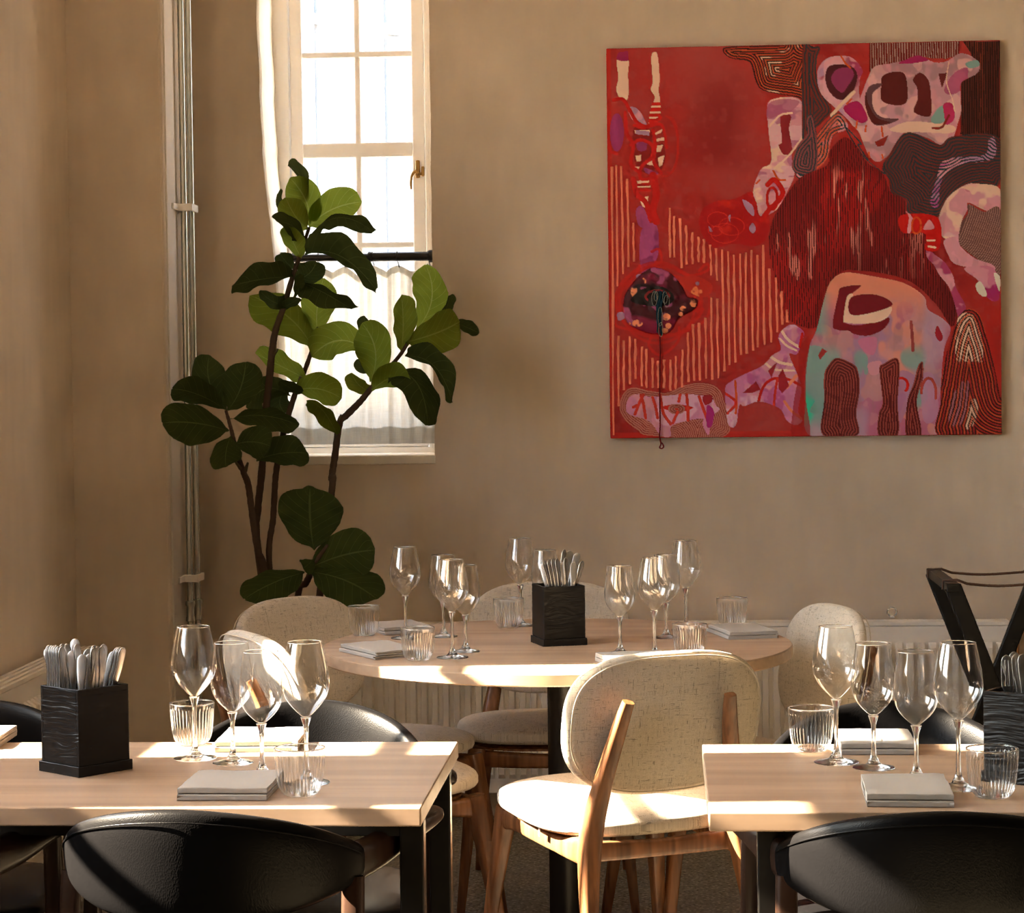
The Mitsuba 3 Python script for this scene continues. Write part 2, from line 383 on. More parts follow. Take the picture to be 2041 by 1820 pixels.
# ================================================================== RADIATORS
def radiator(label, M, length, n_ribs, z0=0.09, z1=0.612, depth=0.10):
    """Local: x along the wall, y = 0 the face towards the room, +y to the wall."""
    r = thing('panel_radiator', label, 'radiator', 'white panel radiators')
    sh = [rbox(0, length, 0.007, 0.022, z0, z1 - 0.012, 0.004), rbox(0.01, length - 0.01, 0.06, 0.072, z0 + 0.01, z1 - 0.02, 0.004)]
    part(r, 'panel', P(cat(sh), 'm_radiator', smooth=40), M=M)
    sides = [rbox(-0.002, 0.004, 0.004, depth - 0.02, z0 + 0.02, z1 - 0.002, 0.0015), rbox(length - 0.004, length + 0.002, 0.004, depth - 0.02, z0 + 0.02, z1 - 0.002, 0.0015)]
    part(r, 'side_cover', P(sides[0], 'm_radiator', smooth=40), M=M)
    part(r, 'side_cover', P(sides[1], 'm_radiator', smooth=40), M=M)
    gr = [rbox(0, length, y, y + 0.012, z1 - 0.012, z1, 0.002) for y in (0.004, 0.026, 0.048, 0.068)] + [bx(0.0, length, 0.006, 0.078, z1 - 0.012, z1 - 0.009)]
    part(r, 'top_grille', P(cat(gr), 'm_radiator', smooth=40), M=M)
    br = [bx(x, x + 0.03, 0.07, depth + 0.002, z0 + 0.08, z1 - 0.08) for x in (0.2, length - 0.23)]
    part(r, 'wall_bracket', P(cat(br), 'm_radiator'), M=M)
    pitch_ = (length - 0.03) / n_ribs
    w = pitch_ * 0.34
    zb, zt = z0 + 0.045, z1 - 0.062
    v = np.array([[-w, 0.008, zb], [w, 0.008, zb], [w, 0.008, zt], [-w, 0.008, zt], [-w * .72, -0.013, zb + 0.016], [w * .72, -0.013, zb + 0.016], [w * .72, -0.013, zt - 0.016], [-w * .72, -0.013, zt - 0.016]])
    rib = P(tm(v, [[4, 5, 6, 7], [0, 1, 5, 4], [1, 2, 6, 5], [2, 3, 7, 6], [3, 0, 4, 7]]), 'm_radiator')
    for i in range(n_ribs):
        part(r, 'rib', rib, M=M @ T().translate([0.015 + (i + 0.5) * pitch_, 0, 0]))
    return r
rad = radiator('long white panel radiator low on the wall behind the round table', place(-0.98, 6.935), 2.01, 59)
vz = 0.572
part(rad, 'valve', P(cat([tube([(1.028, 6.985, vz), (1.075, 6.985, vz)], 0.008, 12), tube([(1.055, 6.985, vz), (1.055, 6.985, 0.02)], 0.007, 10), rbox(1.04, 1.066, 6.973, 6.997, vz - 0.013, vz + 0.013, 0.004)]), 'm_copper', smooth=40), 'small copper valve')
rad2 = radiator('white panel radiator on the left wall behind the left table', place(-1.639, 5.12, 0, 90), 1.30, 38)

# clear plastic hook above the radiator
ring = [(0.686 + 0.0135 * math.cos(t), 7.038, 0.632 + 0.0135 * math.sin(t)) for t in np.linspace(0, 2 * math.pi, 25)]
hk = thing('wall_hook', 'small clear plastic ring hook on the wall just above the radiator', 'hook')
part(hk, 'ring', P(tube(ring, 0.0022, 8), 'm_glass', smooth=60))
part(hk, 'base', P(rbox(0.679, 0.693, 7.03, 7.046, 0.614, 0.621, 0.002), 'm_white_plastic', smooth=40))

# ================================================================== PIPES
part('wall_pier', 'pipe_board', P(rbox(PIER_X - 0.004, PIER_X + 0.005, PIER_Y + 0.02, PIER_Y + 0.17, 0.02, ZC, 0.002), 'm_pipe_board', smooth=40), 'pale painted board behind the pipes')
for (x, y), lab in (((-1.436, 6.785), 'chrome heating pipe up the corner, left of the pair'), ((-1.424, 6.835), 'chrome heating pipe up the corner, right of the pair')):
    pp = thing('heating_pipe', lab, 'pipe', 'chrome heating pipes')
    part(pp, 'pipe', P(tube([(x, y, 0.0), (x, y, 1.0), (x, y, 2.0), (x, y, ZC)], 0.0095, 16), 'm_chrome', smooth=60))
    part(pp, 'coupling', P(lathe([(0.0098, 0.64), (0.0135, 0.642), (0.0135, 0.652), (0.0118, 0.656), (0.0118, 0.686), (0.0145, 0.69), (0.0145, 0.702), (0.0098, 0.704)], 20).apply_translation((x, y, 0)), 'm_chrome', smooth=40))
for z, lab in ((1.885, 'white pipe clip holding the chrome pipes, the upper one'), (0.772, 'white pipe clip holding the chrome pipes, the lower one')):
    cl = thing('pipe_clip', lab, 'pipe clip', 'white pipe clips')
    part(cl, 'base', P(rbox(PIER_X + 0.004, PIER_X + 0.012, 6.70, 6.86, z - 0.009, z + 0.009, 0.002), 'm_white_plastic', smooth=40))
    lp = cat([rbox(PIER_X + 0.006, -1.408, 6.765, 6.773, z - 0.011, z + 0.011, 0.002), rbox(-1.414, -1.406, 6.765, 6.855, z - 0.011, z + 0.011, 0.002), rbox(PIER_X + 0.006, -1.408, 6.848, 6.856, z - 0.011, z + 0.011, 0.002)])
    part(cl, 'bracket', P(lp, 'm_white_plastic', smooth=40))

# ================================================================== CURTAIN ROD AND CURTAIN
RY, RZ = 7.135, 1.747
rod = thing('curtain_rod', 'black metal curtain rod across the narrow window', 'curtain rod')
part(rod, 'thin_tube', P(tube([(-1.205, RY, RZ), (-0.9, RY, RZ)], 0.0115, 16), 'm_black_metal', smooth=40))
part(rod, 'thick_tube', P(tube([(-0.925, RY, RZ), (-0.728, RY, RZ)], 0.0142, 16), 'm_black_metal', smooth=40))
fin = lambda s: lathe([(0.0115, 0), (0.0125, 0.012), (0.019, 0.02), (0.019, 0.034), (0.016, 0.037), (0.001, 0.038)], 20)
for x, s in ((-1.178, -1), (-0.745, 1)):
    f_ = lathe([(0.012, 0), (0.0125, 0.006), (0.0195, 0.010), (0.0195, 0.024), (0.017, 0.0265), (0.001, 0.027)], 20)
    f_.apply_transform(trimesh.transformations.rotation_matrix(s * math.pi / 2, [0, 1, 0])); f_.apply_translation((x, RY, RZ))
    part(rod, 'finial', P(f_, 'm_black_metal', smooth=40))
part(rod, 'collar', P(lathe([(0.0142, 0), (0.0168, 0.002), (0.0168, 0.010), (0.0142, 0.012)], 20).apply_transform(trimesh.transformations.rotation_matrix(math.pi / 2, [0, 1, 0])).apply_translation((-0.928, RY, RZ)), 'm_black_metal', smooth=40))
CX0, CX1, CZ0, CZ1 = -1.182, -0.724, 1.160, 1.722
HOOKS = [-1.165, -1.085, -1.005, -0.914, -0.836, -0.738]
nu, nv = 150, 70
uu = np.linspace(0, 1, nu); xs_ = CX0 + (CX1 - CX0) * uu
fold = 0.011 * np.sin(uu * 41 + 1.5 * np.sin(uu * 9)) + 0.006 * np.sin(uu * 83 + 2)
dip = np.min(np.abs(xs_[:, None] - np.array(HOOKS)[None]), 1)
dip = -0.020 * np.clip(dip / 0.04, 0, 1) ** 1.2
dip[(xs_ > -1.01) & (xs_ < -0.92)] *= 1.5
vv = np.linspace(0, 1, nv)
X = np.repeat(xs_[:, None], nv, 1); Zt = CZ1 + dip
Zc = Zt[:, None] * vv[None] + CZ0 * (1 - vv[None])
Yc = RY + 0.022 + fold[:, None] * (0.45 + 0.55 * vv[None]) - 0.012 * (1 - vv[None])
ii, jj = np.meshgrid(np.arange(nu - 1), np.arange(nv - 1), indexing='ij')
q = np.stack([ii * nv + jj, (ii + 1) * nv + jj, (ii + 1) * nv + jj + 1, ii * nv + jj + 1], -1).reshape(-1, 4)
cur = thing('cafe_curtain', 'sheer linen cafe curtain hanging from the black rod behind the fig', 'curtain')
part(cur, 'cloth', P(tm(np.stack([X, Yc, Zc], -1).reshape(-1, 3), q), 'm_curtain', smooth=True, uv=np.stack([X, Zc], -1).reshape(-1, 2)))
def hem(z_of_v, name, off):
    nv2 = 6; v2 = np.linspace(0, 1, nv2)
    X2 = np.repeat(xs_[:, None], nv2, 1)
    Z2 = z_of_v(v2)
    t2 = (Z2 - CZ0) / (Zt[:, None] - CZ0)
    Y2 = RY + 0.022 + fold[:, None] * (0.45 + 0.55 * t2) - 0.012 * (1 - t2) + off
    ii, jj = np.meshgrid(np.arange(nu - 1), np.arange(nv2 - 1), indexing='ij')
    q2 = np.stack([ii * nv2 + jj, (ii + 1) * nv2 + jj, (ii + 1) * nv2 + jj + 1, ii * nv2 + jj + 1], -1).reshape(-1, 4)
    part(cur, name, P(tm(np.stack([X2, Y2, Z2], -1).reshape(-1, 3), q2), 'm_curtain', smooth=True, uv=np.stack([X2, Z2], -1).reshape(-1, 2)))
hem(lambda v: CZ0 + 0.0005 + (0.052 + 0.003 * np.sin(uu * 30))[:, None] * v[None], 'bottom_hem', 0.002)
hem(lambda v: (Zt - 0.022)[:, None] + 0.0215 * v[None], 'top_hem', 0.002)
for x in HOOKS:
    zt = CZ1 - 0.004
    pts = [(x, RY + 0.0165 * math.sin(t), RZ + 0.0165 * math.cos(t)) for t in np.linspace(-2.6, 2.4, 14)] + [(x + 0.003, RY + 0.02, zt + 0.004), (x + 0.004, RY + 0.024, zt - 0.004)]
    k_ = thing('curtain_hook', f'thin black wire hook over the curtain rod, {ORD[HOOKS.index(x)]} from the left', 'curtain hook', 'wire hooks on the curtain rod')
    scene[k_] = P(tube(pts, 0.0014, 6), 'm_black_metal', smooth=60)

# ================================================================== THE PAINTING
# Painted on its own canvas coordinates u (0 left .. 1 right), v (0 top .. 1 bottom); the outlines below were drawn on four 1000-unit quarter sheets A B / C D.
PW, PH, PX0, PZ1, PFY = 1.186, 1.189, -0.170, 2.3635, WB - 0.033
GN = 600
_src = np.array([(1208, 98), (1993, 80), (1996, 865), (1217, 875)], float)
_dst = np.array([(0, 0), (1, 0), (1, 1), (0, 1)], float)
_A = []
for (x, y), (u, v) in zip(_src, _dst):
    _A += [[x, y, 1, 0, 0, 0, -u * x, -u * y], [0, 0, 0, x, y, 1, -v * x, -v * y]]
_hm = np.append(np.linalg.solve(np.array(_A), _dst.reshape(-1)), 1).reshape(3, 3)
SHEET = {'A': (1200, 60, 4.333), 'B': (1600, 60, 4.333), 'C': (1200, 470, 4.233), 'D': (1600, 470, 4.233)}
def sheet(s, pts):
    """Sheet points to canvas (u, v)."""
    x0, y0, k = SHEET[s]
    p = np.asarray(pts, float) / k + (x0, y0)
    h = np.c_[p, np.ones(len(p))] @ _hm.T
    return h[:, :2] / h[:, 2:]
GU, GV = np.meshgrid((np.arange(GN) + 0.5) / GN, (np.arange(GN) + 0.5) / GN)
def smooth_closed(p, n=10):
    q = np.asarray(p, float); k = len(q); out = []
    for i in range(k):
        a, b, c, d = q[i - 1], q[i], q[(i + 1) % k], q[(i + 2) % k]
        for t in np.arange(n) / n:
            out.append(0.5 * (2 * b + (c - a) * t + (2 * a - 5 * b + 4 * c - d) * t * t + (3 * b - a - 3 * c + d) * t ** 3))
    return np.array(out)
def fill(s, pts, soft=True):
    p = sheet(s, pts)
    if soft:
        p = smooth_closed(p)
    lo, hi = np.clip(np.floor(p.min(0) * GN).astype(int) - 1, 0, GN), np.clip(np.ceil(p.max(0) * GN).astype(int) + 1, 0, GN)
    m_ = np.zeros((GN, GN), bool)
    if (hi <= lo).any():
        return m_
    X_, Y_ = GU[lo[1]:hi[1], lo[0]:hi[0]], GV[lo[1]:hi[1], lo[0]:hi[0]]
    ins = np.zeros(X_.shape, bool)
    for (x1, y1), (x2, y2) in zip(p, np.roll(p, -1, 0)):
        if y1 != y2:
            c = (Y_ < y1) != (Y_ < y2)
            ins ^= c & (X_ < (x2 - x1) * (Y_ - y1) / (y2 - y1) + x1)
    m_[lo[1]:hi[1], lo[0]:hi[0]] = ins
    return m_
def ell(s, cx, cy, rx, ry, n=14):
    t = np.linspace(0, 2 * np.pi, n, endpoint=False)
    return fill(s, np.stack([cx + rx * np.cos(t), cy + ry * np.sin(t)], 1))
def stroke(s, pts, w):
    """Everything within w sheet units of the curve."""
    p = sheet(s, spline(pts, 14 * len(pts)))
    w = w / SHEET[s][2] / 785
    m_ = np.zeros((GN, GN), bool)
    r = int(np.ceil(w * GN)) + 1
    for x, y in p:
        i, j = int(y * GN), int(x * GN)
        a, b, c, d = max(i - r, 0), min(i + r + 1, GN), max(j - r, 0), min(j + r + 1, GN)
        if a < b and c < d:
            m_[a:b, c:d] |= (GU[a:b, c:d] - x) ** 2 + (GV[a:b, c:d] - y) ** 2 < w * w
    return m_
def loop(s, cx, cy, rx, ry, w, a0=0.0, a1=6.4):
    t = np.linspace(a0, a1, 16)
    return stroke(s, np.stack([cx + rx * np.cos(t), cy + ry * np.sin(t)], 1), w)
def nz(fx, fy, seed, octv=3):
    return meshkit.fbm(np.stack([GU * fx, GV * fy, GU * 0 + seed * 3.7], -1), octv, seed)
def col(*c):
    return np.clip(np.array(lin(*c)) * 1.2, 0, 0.92)
img = np.zeros((GN, GN, 3))
img[:] = col(146, 30, 27)
def lay(m_, c, k=1.0):
    img[m_] = img[m_] * (1 - k) + np.asarray(c) * k
def mixin(m_, c, w):
    img[m_] = img[m_] * (1 - w[m_][:, None]) + np.asarray(c) * w[m_][:, None]
ALL = np.ones((GN, GN), bool)
sst = lambda a, b, x: np.clip((x - a) / (b - a), 0, 1) ** 2 * (3 - 2 * np.clip((x - a) / (b - a), 0, 1))
mixin(ALL, col(150, 58, 56), 0.85 * sst(0.48, 0.68, nz(3, 3, 1)))
mixin(ALL, col(158, 26, 14), 0.6 * sst(0.5, 0.7, nz(4, 3, 2)))
mixin(ALL, col(118, 18, 20), 0.75 * sst(0.50, 0.68, nz(3.5, 4, 3)))
mixin(ALL, col(150, 60, 58), 0.35 * sst(0.5, 0.7, nz(60, 60, 6, 2)))
edge_d = np.minimum(np.minimum(GU, 1 - GU), np.minimum(GV, 1 - GV))
lay((GU < 0.012) | (GV > 0.985), col(165, 24, 14), 0.7)
def marbled(m_, cols, fx, fy, seed):
    """A patch of streaky paint in several colours."""
    fx, fy = fx * 1.5, fy * 1.5
    n0 = nz(fx * 2.2, fy * 1.2, seed, 4)
    n1 = nz(fx * 3.5, fy * 3.5, seed + 11, 3)
    lay(m_, cols[0])
    for i, c in enumerate(cols[1:]):
        t = sst(0.51, 0.555, nz(fx * (1 + .2 * i), fy * (1 + .15 * i), seed + 3 * i + 1, 3))
        mixin(m_, c, t * 0.9)
    mixin(m_, np.array(cols[0]) * 1.15, 0.5 * sst(0.55, 0.65, n1))
    mixin(m_, np.array(cols[0]) * 0.7, 0.4 * sst(0.58, 0.66, n0))
def topo(m_, line, per, seed, warp=0.0, width=0.45, base=None, line2=None):
    """Rows of glued yarn that follow the outline of a patch."""
    if base is not None:
        lay(m_, base)
    d = ndimage.distance_transform_edt(m_) / GN * 785
    d = d + warp * (nz(7, 7, seed, 3) - 0.5) * 20
    on = m_ & ((d / per) % 1.0 < width)
    lay(on, line)
    if line2 is not None:
        lay(m_ & ((d / per + 0.5) % 2.0 < width), line2)
def vlines(m_, line, per, seed, width=0.45, wob=3.0):
    x = GU * 785 + wob * (nz(14, 9, seed, 2) - 0.5) * 2
    lay(m_ & ((x / per) % 1.0 < width), line)
RED, DRED, PINK, LILAC, CREAM, MAG, ORANGE, TEALD = col(168, 14, 10), col(92, 12, 18), col(188, 128, 140), col(150, 112, 140), col(206, 172, 152), col(138, 28, 76), col(180, 66, 28), col(26, 46, 52)
TEAL = col(112, 142, 138)
# -- upper left
lay(fill('A', [(130, 260), (225, 260), (224, 400), (232, 510), (215, 612), (160, 600), (122, 520), (140, 420)]), CREAM)
lay(fill('A', [(132, 262), (140, 205), (180, 195), (222, 190), (226, 262), (205, 275)]), MAG)
lay(fill('A', [(425, 240), (455, 195), (482, 235), (497, 430), (488, 520), (500, 628), (446, 635), (455, 580), (420, 520), (436, 450)]), CREAM)
m_ = fill('A', [(432, 630), (505, 630), (508, 750), (470, 780), (400, 812), (408, 740)], False)
lay(m_, CREAM); lay(m_ & ((GV * 785 / 11) % 1 < 0.62), RED)
marbled(ell('A', 128, 890, 60, 165), [col(140, 44, 96), col(170, 60, 120)], 8, 4, 21)
marbled(fill('A', [(230, 675), (310, 690), (378, 800), (372, 835), (262, 780)]), [col(185, 130, 145), LILAC], 20, 14, 22)
lay(fill('A', [(275, 855), (420, 870), (440, 1000), (530, 990), (545, 1120), (480, 1250), (370, 1240), (285, 1150)]), col(120, 16, 14))
for q in ([(280, 870), (415, 870), (405, 918), (288, 905)], [(452, 1010), (530, 995), (505, 1058), (456, 1062)], [(288, 1092), (340, 1085), (334, 1142), (298, 1140)], [(372, 1120), (400, 1150), (455, 1122), (462, 1178), (388, 1168)], [(300, 1310), (410, 1295), (402, 1326), (312, 1338)], [(320, 1462), (402, 1440), (385, 1545), (350, 1530)], [(440, 905), (520, 860), (515, 890), (445, 920)], [(452, 950), (540, 930), (535, 960), (458, 970)], [(285, 1185), (330, 1185), (320, 1215), (290, 1210)], [(290, 1355), (420, 1350), (420, 1362), (290, 1370)], [(480, 1110), (540, 1085), (520, 1170), (495, 1190)]):
    lay(fill('A', q, False), CREAM)
lay(fill('A', [(290, 870), (410, 880), (405, 918), (288, 905)], False), LILAC)
for q in ([(365, 1195), (480, 1240), (455, 1262), (382, 1240)], [(295, 1560), (350, 1530), (415, 1680), (398, 1722), (315, 1690)], [(338, 1745), (470, 1690), (482, 1960), (345, 2100)], [(300, 960), (380, 950), (380, 1040), (310, 1045)]):
    marbled(fill('A', q), [col(150, 62, 110), col(120, 40, 84)], 16, 12, 25)
for q, w in (([(100, 610), (180, 605), (240, 700), (300, 800), (380, 840), (440, 810), (505, 760)], 16), ([(65, 720), (52, 900), (70, 1040), (125, 1075)], 14), ([(200, 720), (215, 900), (270, 1000), (250, 1160), (330, 1240)], 16), ([(250, 1000), (330, 955), (430, 1000), (430, 1100), (340, 1190), (340, 1290), (470, 1280)], 15), ([(440, 870), (460, 1000), (450, 1150), (510, 1240)], 15), ([(270, 1290), (300, 1420), (380, 1500), (420, 1640)], 22), ([(440, 1260), (470, 1420), (440, 1560), (470, 1660)], 32), ([(280, 830), (360, 850), (500, 820), (540, 900), (560, 1020)], 13), ([(300, 1340), (440, 1330)], 8), ([(290, 1395), (420, 1390)], 8)):
    lay(stroke('A', q, w), RED)
for cx, cy, rx, ry, w in ((585, 1000, 75, 240, 10), (545, 1010, 110, 260, 8)):
    lay(loop('A', cx, cy, rx, ry, w, -1.5, 1.8), col(160, 20, 12), 0.8)
# -- the two red blots in the middle left
m_ = fill('A', [(840, 1640), (880, 1540), (1000, 1480), (1150, 1460), (1290, 1400), (1340, 1500), (1440, 1600), (1430, 1780), (1330, 1870), (1150, 1850), (960, 1880), (860, 1760)])
lay(m_, col(150, 10, 14)); mixin(m_, col(170, 26, 18), sst(0.5, 0.7, nz(30, 30, 31)))
for q in ([(1215, 1470), (1300, 1520), (1310, 1610), (1250, 1560)], [(1270, 1720), (1300, 1670), (1330, 1720), (1300, 1760)], [(925, 1700), (955, 1740), (930, 1745)], [(1090, 1620), (1110, 1600), (1105, 1660)]):
    lay(fill('A', q), LILAC)
for k_, (cx, cy, r_) in enumerate(((1000, 1640, 90), (1120, 1700, 110), (1060, 1760, 120), (980, 1740, 60))):
    lay(loop('A', cx, cy, r_, r_ * .7, 3), col(190, 40, 30), 0.7)
# -- the pink hook-shaped figure
m_ = fill('A', [(1425, 700), (1450, 615), (1580, 582), (1700, 600), (1745, 680), (1765, 880), (1720, 980), (1640, 1080), (1660, 1250), (1600, 1400), (1500, 1560), (1370, 1610), (1335, 1500), (1305, 1390), (1370, 1210), (1460, 1140), (1440, 900)])
marbled(m_, [PINK, CREAM, col(160, 88, 120), col(196, 150, 160)], 9, 16, 33)
lay(fill('A', [(1440, 640), (1560, 600), (1700, 620), (1640, 700), (1540, 730), (1430, 770)]), col(150, 70, 104), 0.75)
lay(fill('A', [(1540, 745), (1630, 745), (1615, 860), (1640, 1050), (1570, 1080), (1525, 1000), (1555, 960)]), col(122, 26, 34))
lay(stroke('A', [(1450, 830), (1540, 740), (1640, 720)], 9), CREAM); lay(stroke('A', [(1490, 1200), (1620, 1080), (1750, 900)], 9), CREAM)
lay(stroke('A', [(1480, 1220), (1520, 1290), (1580, 1300)], 9), ORANGE); lay(stroke('A', [(1330, 1330), (1360, 1300)], 8), ORANGE)
lay(loop('A', 1470, 1460, 45, 95, 12), RED); lay(stroke('A', [(1430, 1340), (1490, 1300), (1560, 1420), (1440, 1560), (1380, 1640)], 22), RED)
# -- banded form, top
m_ = fill('A', [(1050, 200), (1080, 152), (1400, 140), (1830, 140), (1850, 300), (1790, 500), (1830, 715), (1790, 730), (1720, 600), (1550, 560), (1390, 525), (1330, 450), (1290, 310), (1250, 270), (1120, 250)])
lay(m_, col(150, 40, 26)); mixin(m_, CREAM, sst(0.56, 0.62, nz(14, 30, 35)))
topo(m_, col(40, 14, 12), 5.2, 36, 0.6, 0.5, None, col(170, 70, 40))
# -- upper right quarter
m_ = fill('B', [(0, 140), (80, 150), (130, 140), (155, 165), (120, 260), (130, 450), (250, 680), (180, 790), (60, 900), (0, 1000)])
topo(m_, TEALD, 6.5, 37, 1.0, 0.42, col(100, 26, 22))
m_ = fill('B', [(1380, 100), (1702, 100), (1698, 930), (1360, 905), (1370, 450), (1500, 380), (1450, 200)], False)
lay(m_, col(70, 22, 16)); mixin(m_, col(100, 36, 24), sst(0.5, 0.7, nz(40, 6, 38))); vlines(m_, col(26, 12, 11), 4.6, 39, 0.5, 5)
m_ = fill('B', [(570, 115), (1356, 100), (1350, 215), (1240, 250), (1100, 245), (1000, 225), (930, 235), (850, 295), (600, 375), (575, 360)], False)
lay(m_, col(96, 18, 18)); vlines(m_, col(150, 122, 118), 4.8, 40, 0.36, 3)
m_ = fill('B', [(125, 370), (180, 270), (270, 230), (420, 240), (515, 350), (490, 440), (500, 620), (620, 820), (520, 900), (410, 800), (330, 720), (260, 660), (150, 540)])
marbled(m_, [PINK, MAG, col(170, 130, 160), col(200, 150, 160)], 10, 10, 41)
lay(fill('B', [(195, 400), (240, 310), (400, 310), (468, 380), (450, 500), (380, 590), (300, 600), (220, 520)]), col(66, 16, 24))
lay(fill('B', [(245, 420), (300, 340), (410, 335), (440, 400), (380, 500), (340, 545), (280, 500)]), col(122, 42, 80))
m_ = fill('B', [(560, 420), (620, 320), (760, 292), (880, 262), (1000, 222), (1130, 280), (1240, 272), (1350, 207), (1450, 225), (1525, 300), (1500, 380), (1372, 450), (1360, 560), (1366, 700), (1340, 800), (1290, 940), (1190, 992), (1090, 940), (980, 902), (880, 885), (800, 980), (740, 1080), (650, 1142), (580, 1100), (530, 1000), (480, 880), (400, 770), (490, 600)])
marbled(m_, [col(176, 128, 140), col(150, 112, 120), PINK, col(196, 150, 150)], 9, 9, 43)
lay(m_ & fill('B', [(830, 285), (940, 228), (1040, 222), (1080, 265), (900, 295)]), MAG)
lay(fill('B', [(350, 680), (480, 620), (560, 770), (480, 800)]), col(146, 22, 74))
lay(m_ & fill('B', [(1300, 380), (1420, 330), (1400, 480), (1290, 560), (1220, 520)]), col(150, 50, 96), 0.8)
lay(fill('B', [(750, 860), (900, 795), (1090, 800), (1300, 830), (1280, 890), (1000, 885), (850, 890)]), CREAM, 0.85)
lay(fill('B', [(700, 390), (870, 375), (905, 560), (880, 640), (780, 650), (680, 610), (675, 500)]), col(78, 20, 20))
lay(fill('B', [(950, 430), (1010, 372), (1080, 430), (1105, 560), (1100, 742), (960, 710), (990, 600), (985, 500)]), col(82, 22, 22))
lay(fill('B', [(545, 560), (590, 480), (690, 470), (600, 560), (620, 700), (700, 760), (830, 770), (720, 820), (610, 815), (560, 700)]), col(86, 54, 60))
lay(fill('B', [(545, 540), (565, 640), (640, 760), (760, 800), (610, 810), (540, 660)]), col(74, 20, 22))
lay(fill('B', [(1170, 380), (1250, 372), (1200, 505)], False), col(90, 28, 30)); lay(fill('B', [(620, 970), (740, 910), (700, 1000), (645, 1012)], False), col(124, 30, 24))
for q in ([(1105, 770), (1200, 655), (1228, 780), (1150, 812)], [(1405, 290), (1500, 262), (1522, 310), (1440, 332)]):
    lay(fill('B', q), TEAL)
lay(fill('B', [(1215, 640), (1290, 640), (1310, 760), (1240, 820), (1220, 740)]), col(160, 40, 80))
lay(stroke('B', [(1120, 850), (1200, 840), (1260, 740)], 10), col(120, 30, 26)); lay(stroke('B', [(1260, 280), (1240, 450), (1290, 600), (1310, 700)], 5), CREAM)
for q in ([(330, 230), (370, 290), (410, 330)], [(540, 880), (545, 830)], [(690, 920), (680, 840)], [(575, 1100), (570, 1060)], [(690, 1110), (685, 1080)], [(380, 640), (420, 600)], [(460, 850), (470, 790)]):
    lay(stroke('B', q, 8), ORANGE)
lay(stroke('B', [(250, 740), (340, 640), (440, 540)], 15), CREAM)
# teal cords, right
m_ = fill('B', [(690, 1180), (760, 1060), (830, 940), (900, 888), (1000, 905), (1180, 992), (1300, 920), (1690, 930), (1692, 1340), (1500, 1330), (1340, 1400), (1200, 1605), (920, 1590), (890, 1470), (770, 1410), (740, 1290)])
lay(m_, col(88, 30, 28))
marbled(m_ & fill('B', [(1230, 1120), (1560, 1080), (1600, 960), (1655, 930), (1640, 1110), (1340, 1170), (1200, 1300), (1165, 1530), (1100, 1490), (1150, 1300)]), [LILAC, PINK, col(150, 60, 120)], 9, 14, 45)
topo(m_, TEALD, 6.2, 46, 2.2, 0.46)
m_ = fill('B', [(-60, 1250), (0, 1130), (60, 1000), (240, 760), (330, 730), (390, 850), (260, 920), (215, 1100), (130, 1200), (0, 1290)])
marbled(m_, [PINK, CREAM, ORANGE], 9, 12, 47); topo(m_, TEALD, 6.0, 48, 1.0, 0.40)
m_ = fill('A', [(1760, 780), (1820, 740), (1860, 1000), (1840, 1240), (1700, 1250), (1640, 1180), (1680, 1020), (1770, 900)])
topo(m_, TEALD, 6.0, 48, 1.0, 0.45, col(120, 60, 64))
for q in ([(360, 830), (430, 960), (540, 1110), (700, 1240), (690, 1200)], [(380, 850), (500, 980), (480, 1000), (560, 1120)]):
    lay(stroke('B', q, 6), TEALD)
# -- the big red yarn field
m_ = fill('B', [(360, 930), (460, 1010), (560, 1150), (690, 1240), (760, 1400), (880, 1470), (900, 1600), (1050, 1640), (1090, 1800), (1200, 2100), (1330, 2420), (1280, 2560), (1150, 2370), (900, 2160), (500, 2080), (300, 2130), (130, 2560), (-150, 2480), (-210, 2250), (-290, 1900), (-260, 1650), (-120, 1400), (0, 1265), (210, 1170), (230, 1050)])
lay(m_, col(118, 10, 14)); mixin(m_, col(150, 12, 12), sst(0.5, 0.65, nz(5, 5, 50)))
fleck = sst(0.60, 0.66, nz(95, 16, 51, 2)) * sst(0.42, 0.58, nz(4, 4, 52)) * (GV < 0.60)
mixin(m_, col(205, 120, 110), fleck * 0.9)
mixin(m_, col(86, 14, 16), sst(0.60, 0.68, GU + 0.1 * nz(3, 3, 55)) * sst(0.45, 0.6, GV) * 0.7)
vlines(m_, col(64, 6, 10), 4.7, 53, 0.42, 4)
# -- right border shapes
m_ = fill('B', [(1170, 1640), (1250, 1450), (1400, 1340), (1500, 1328), (1692, 1365), (1702, 1550), (1580, 1560), (1430, 1490), (1420, 1550), (1372, 1650), (1345, 1790), (1210, 1790)])
marbled(m_, [PINK, col(190, 150, 156), MAG, CREAM], 10, 10, 57)
m_ = fill('B', [(1430, 1505), (1560, 1570), (1702, 1556), (1706, 2095), (1640, 2060), (1480, 1960), (1350, 1850), (1345, 1780), (1372, 1660), (1420, 1590)])
lay(m_, col(92, 58, 54)); d_ = ndimage.distance_transform_edt(~fill('B', [(1360, 1500), (1440, 1520), (1400, 1660), (1340, 1800), (1320, 1700)])) / GN * 785 + 10 * nz(5, 5, 58)
lay(m_ & ((d_ / 4.2) % 1 < 0.36), col(146, 108, 100))
m_ = fill('D', [(1190, 40), (1300, 10), (1330, 90), (1450, 190), (1590, 240), (1600, 285), (1300, 245), (1220, 150)]); marbled(m_, [PINK, CREAM], 12, 8, 59)
m_ = fill('D', [(1360, 275), (1590, 262), (1650, 420), (1652, 530), (1600, 550), (1540, 500), (1480, 380)]); marbled(m_, [col(158, 62, 108), MAG, PINK], 9, 9, 60)
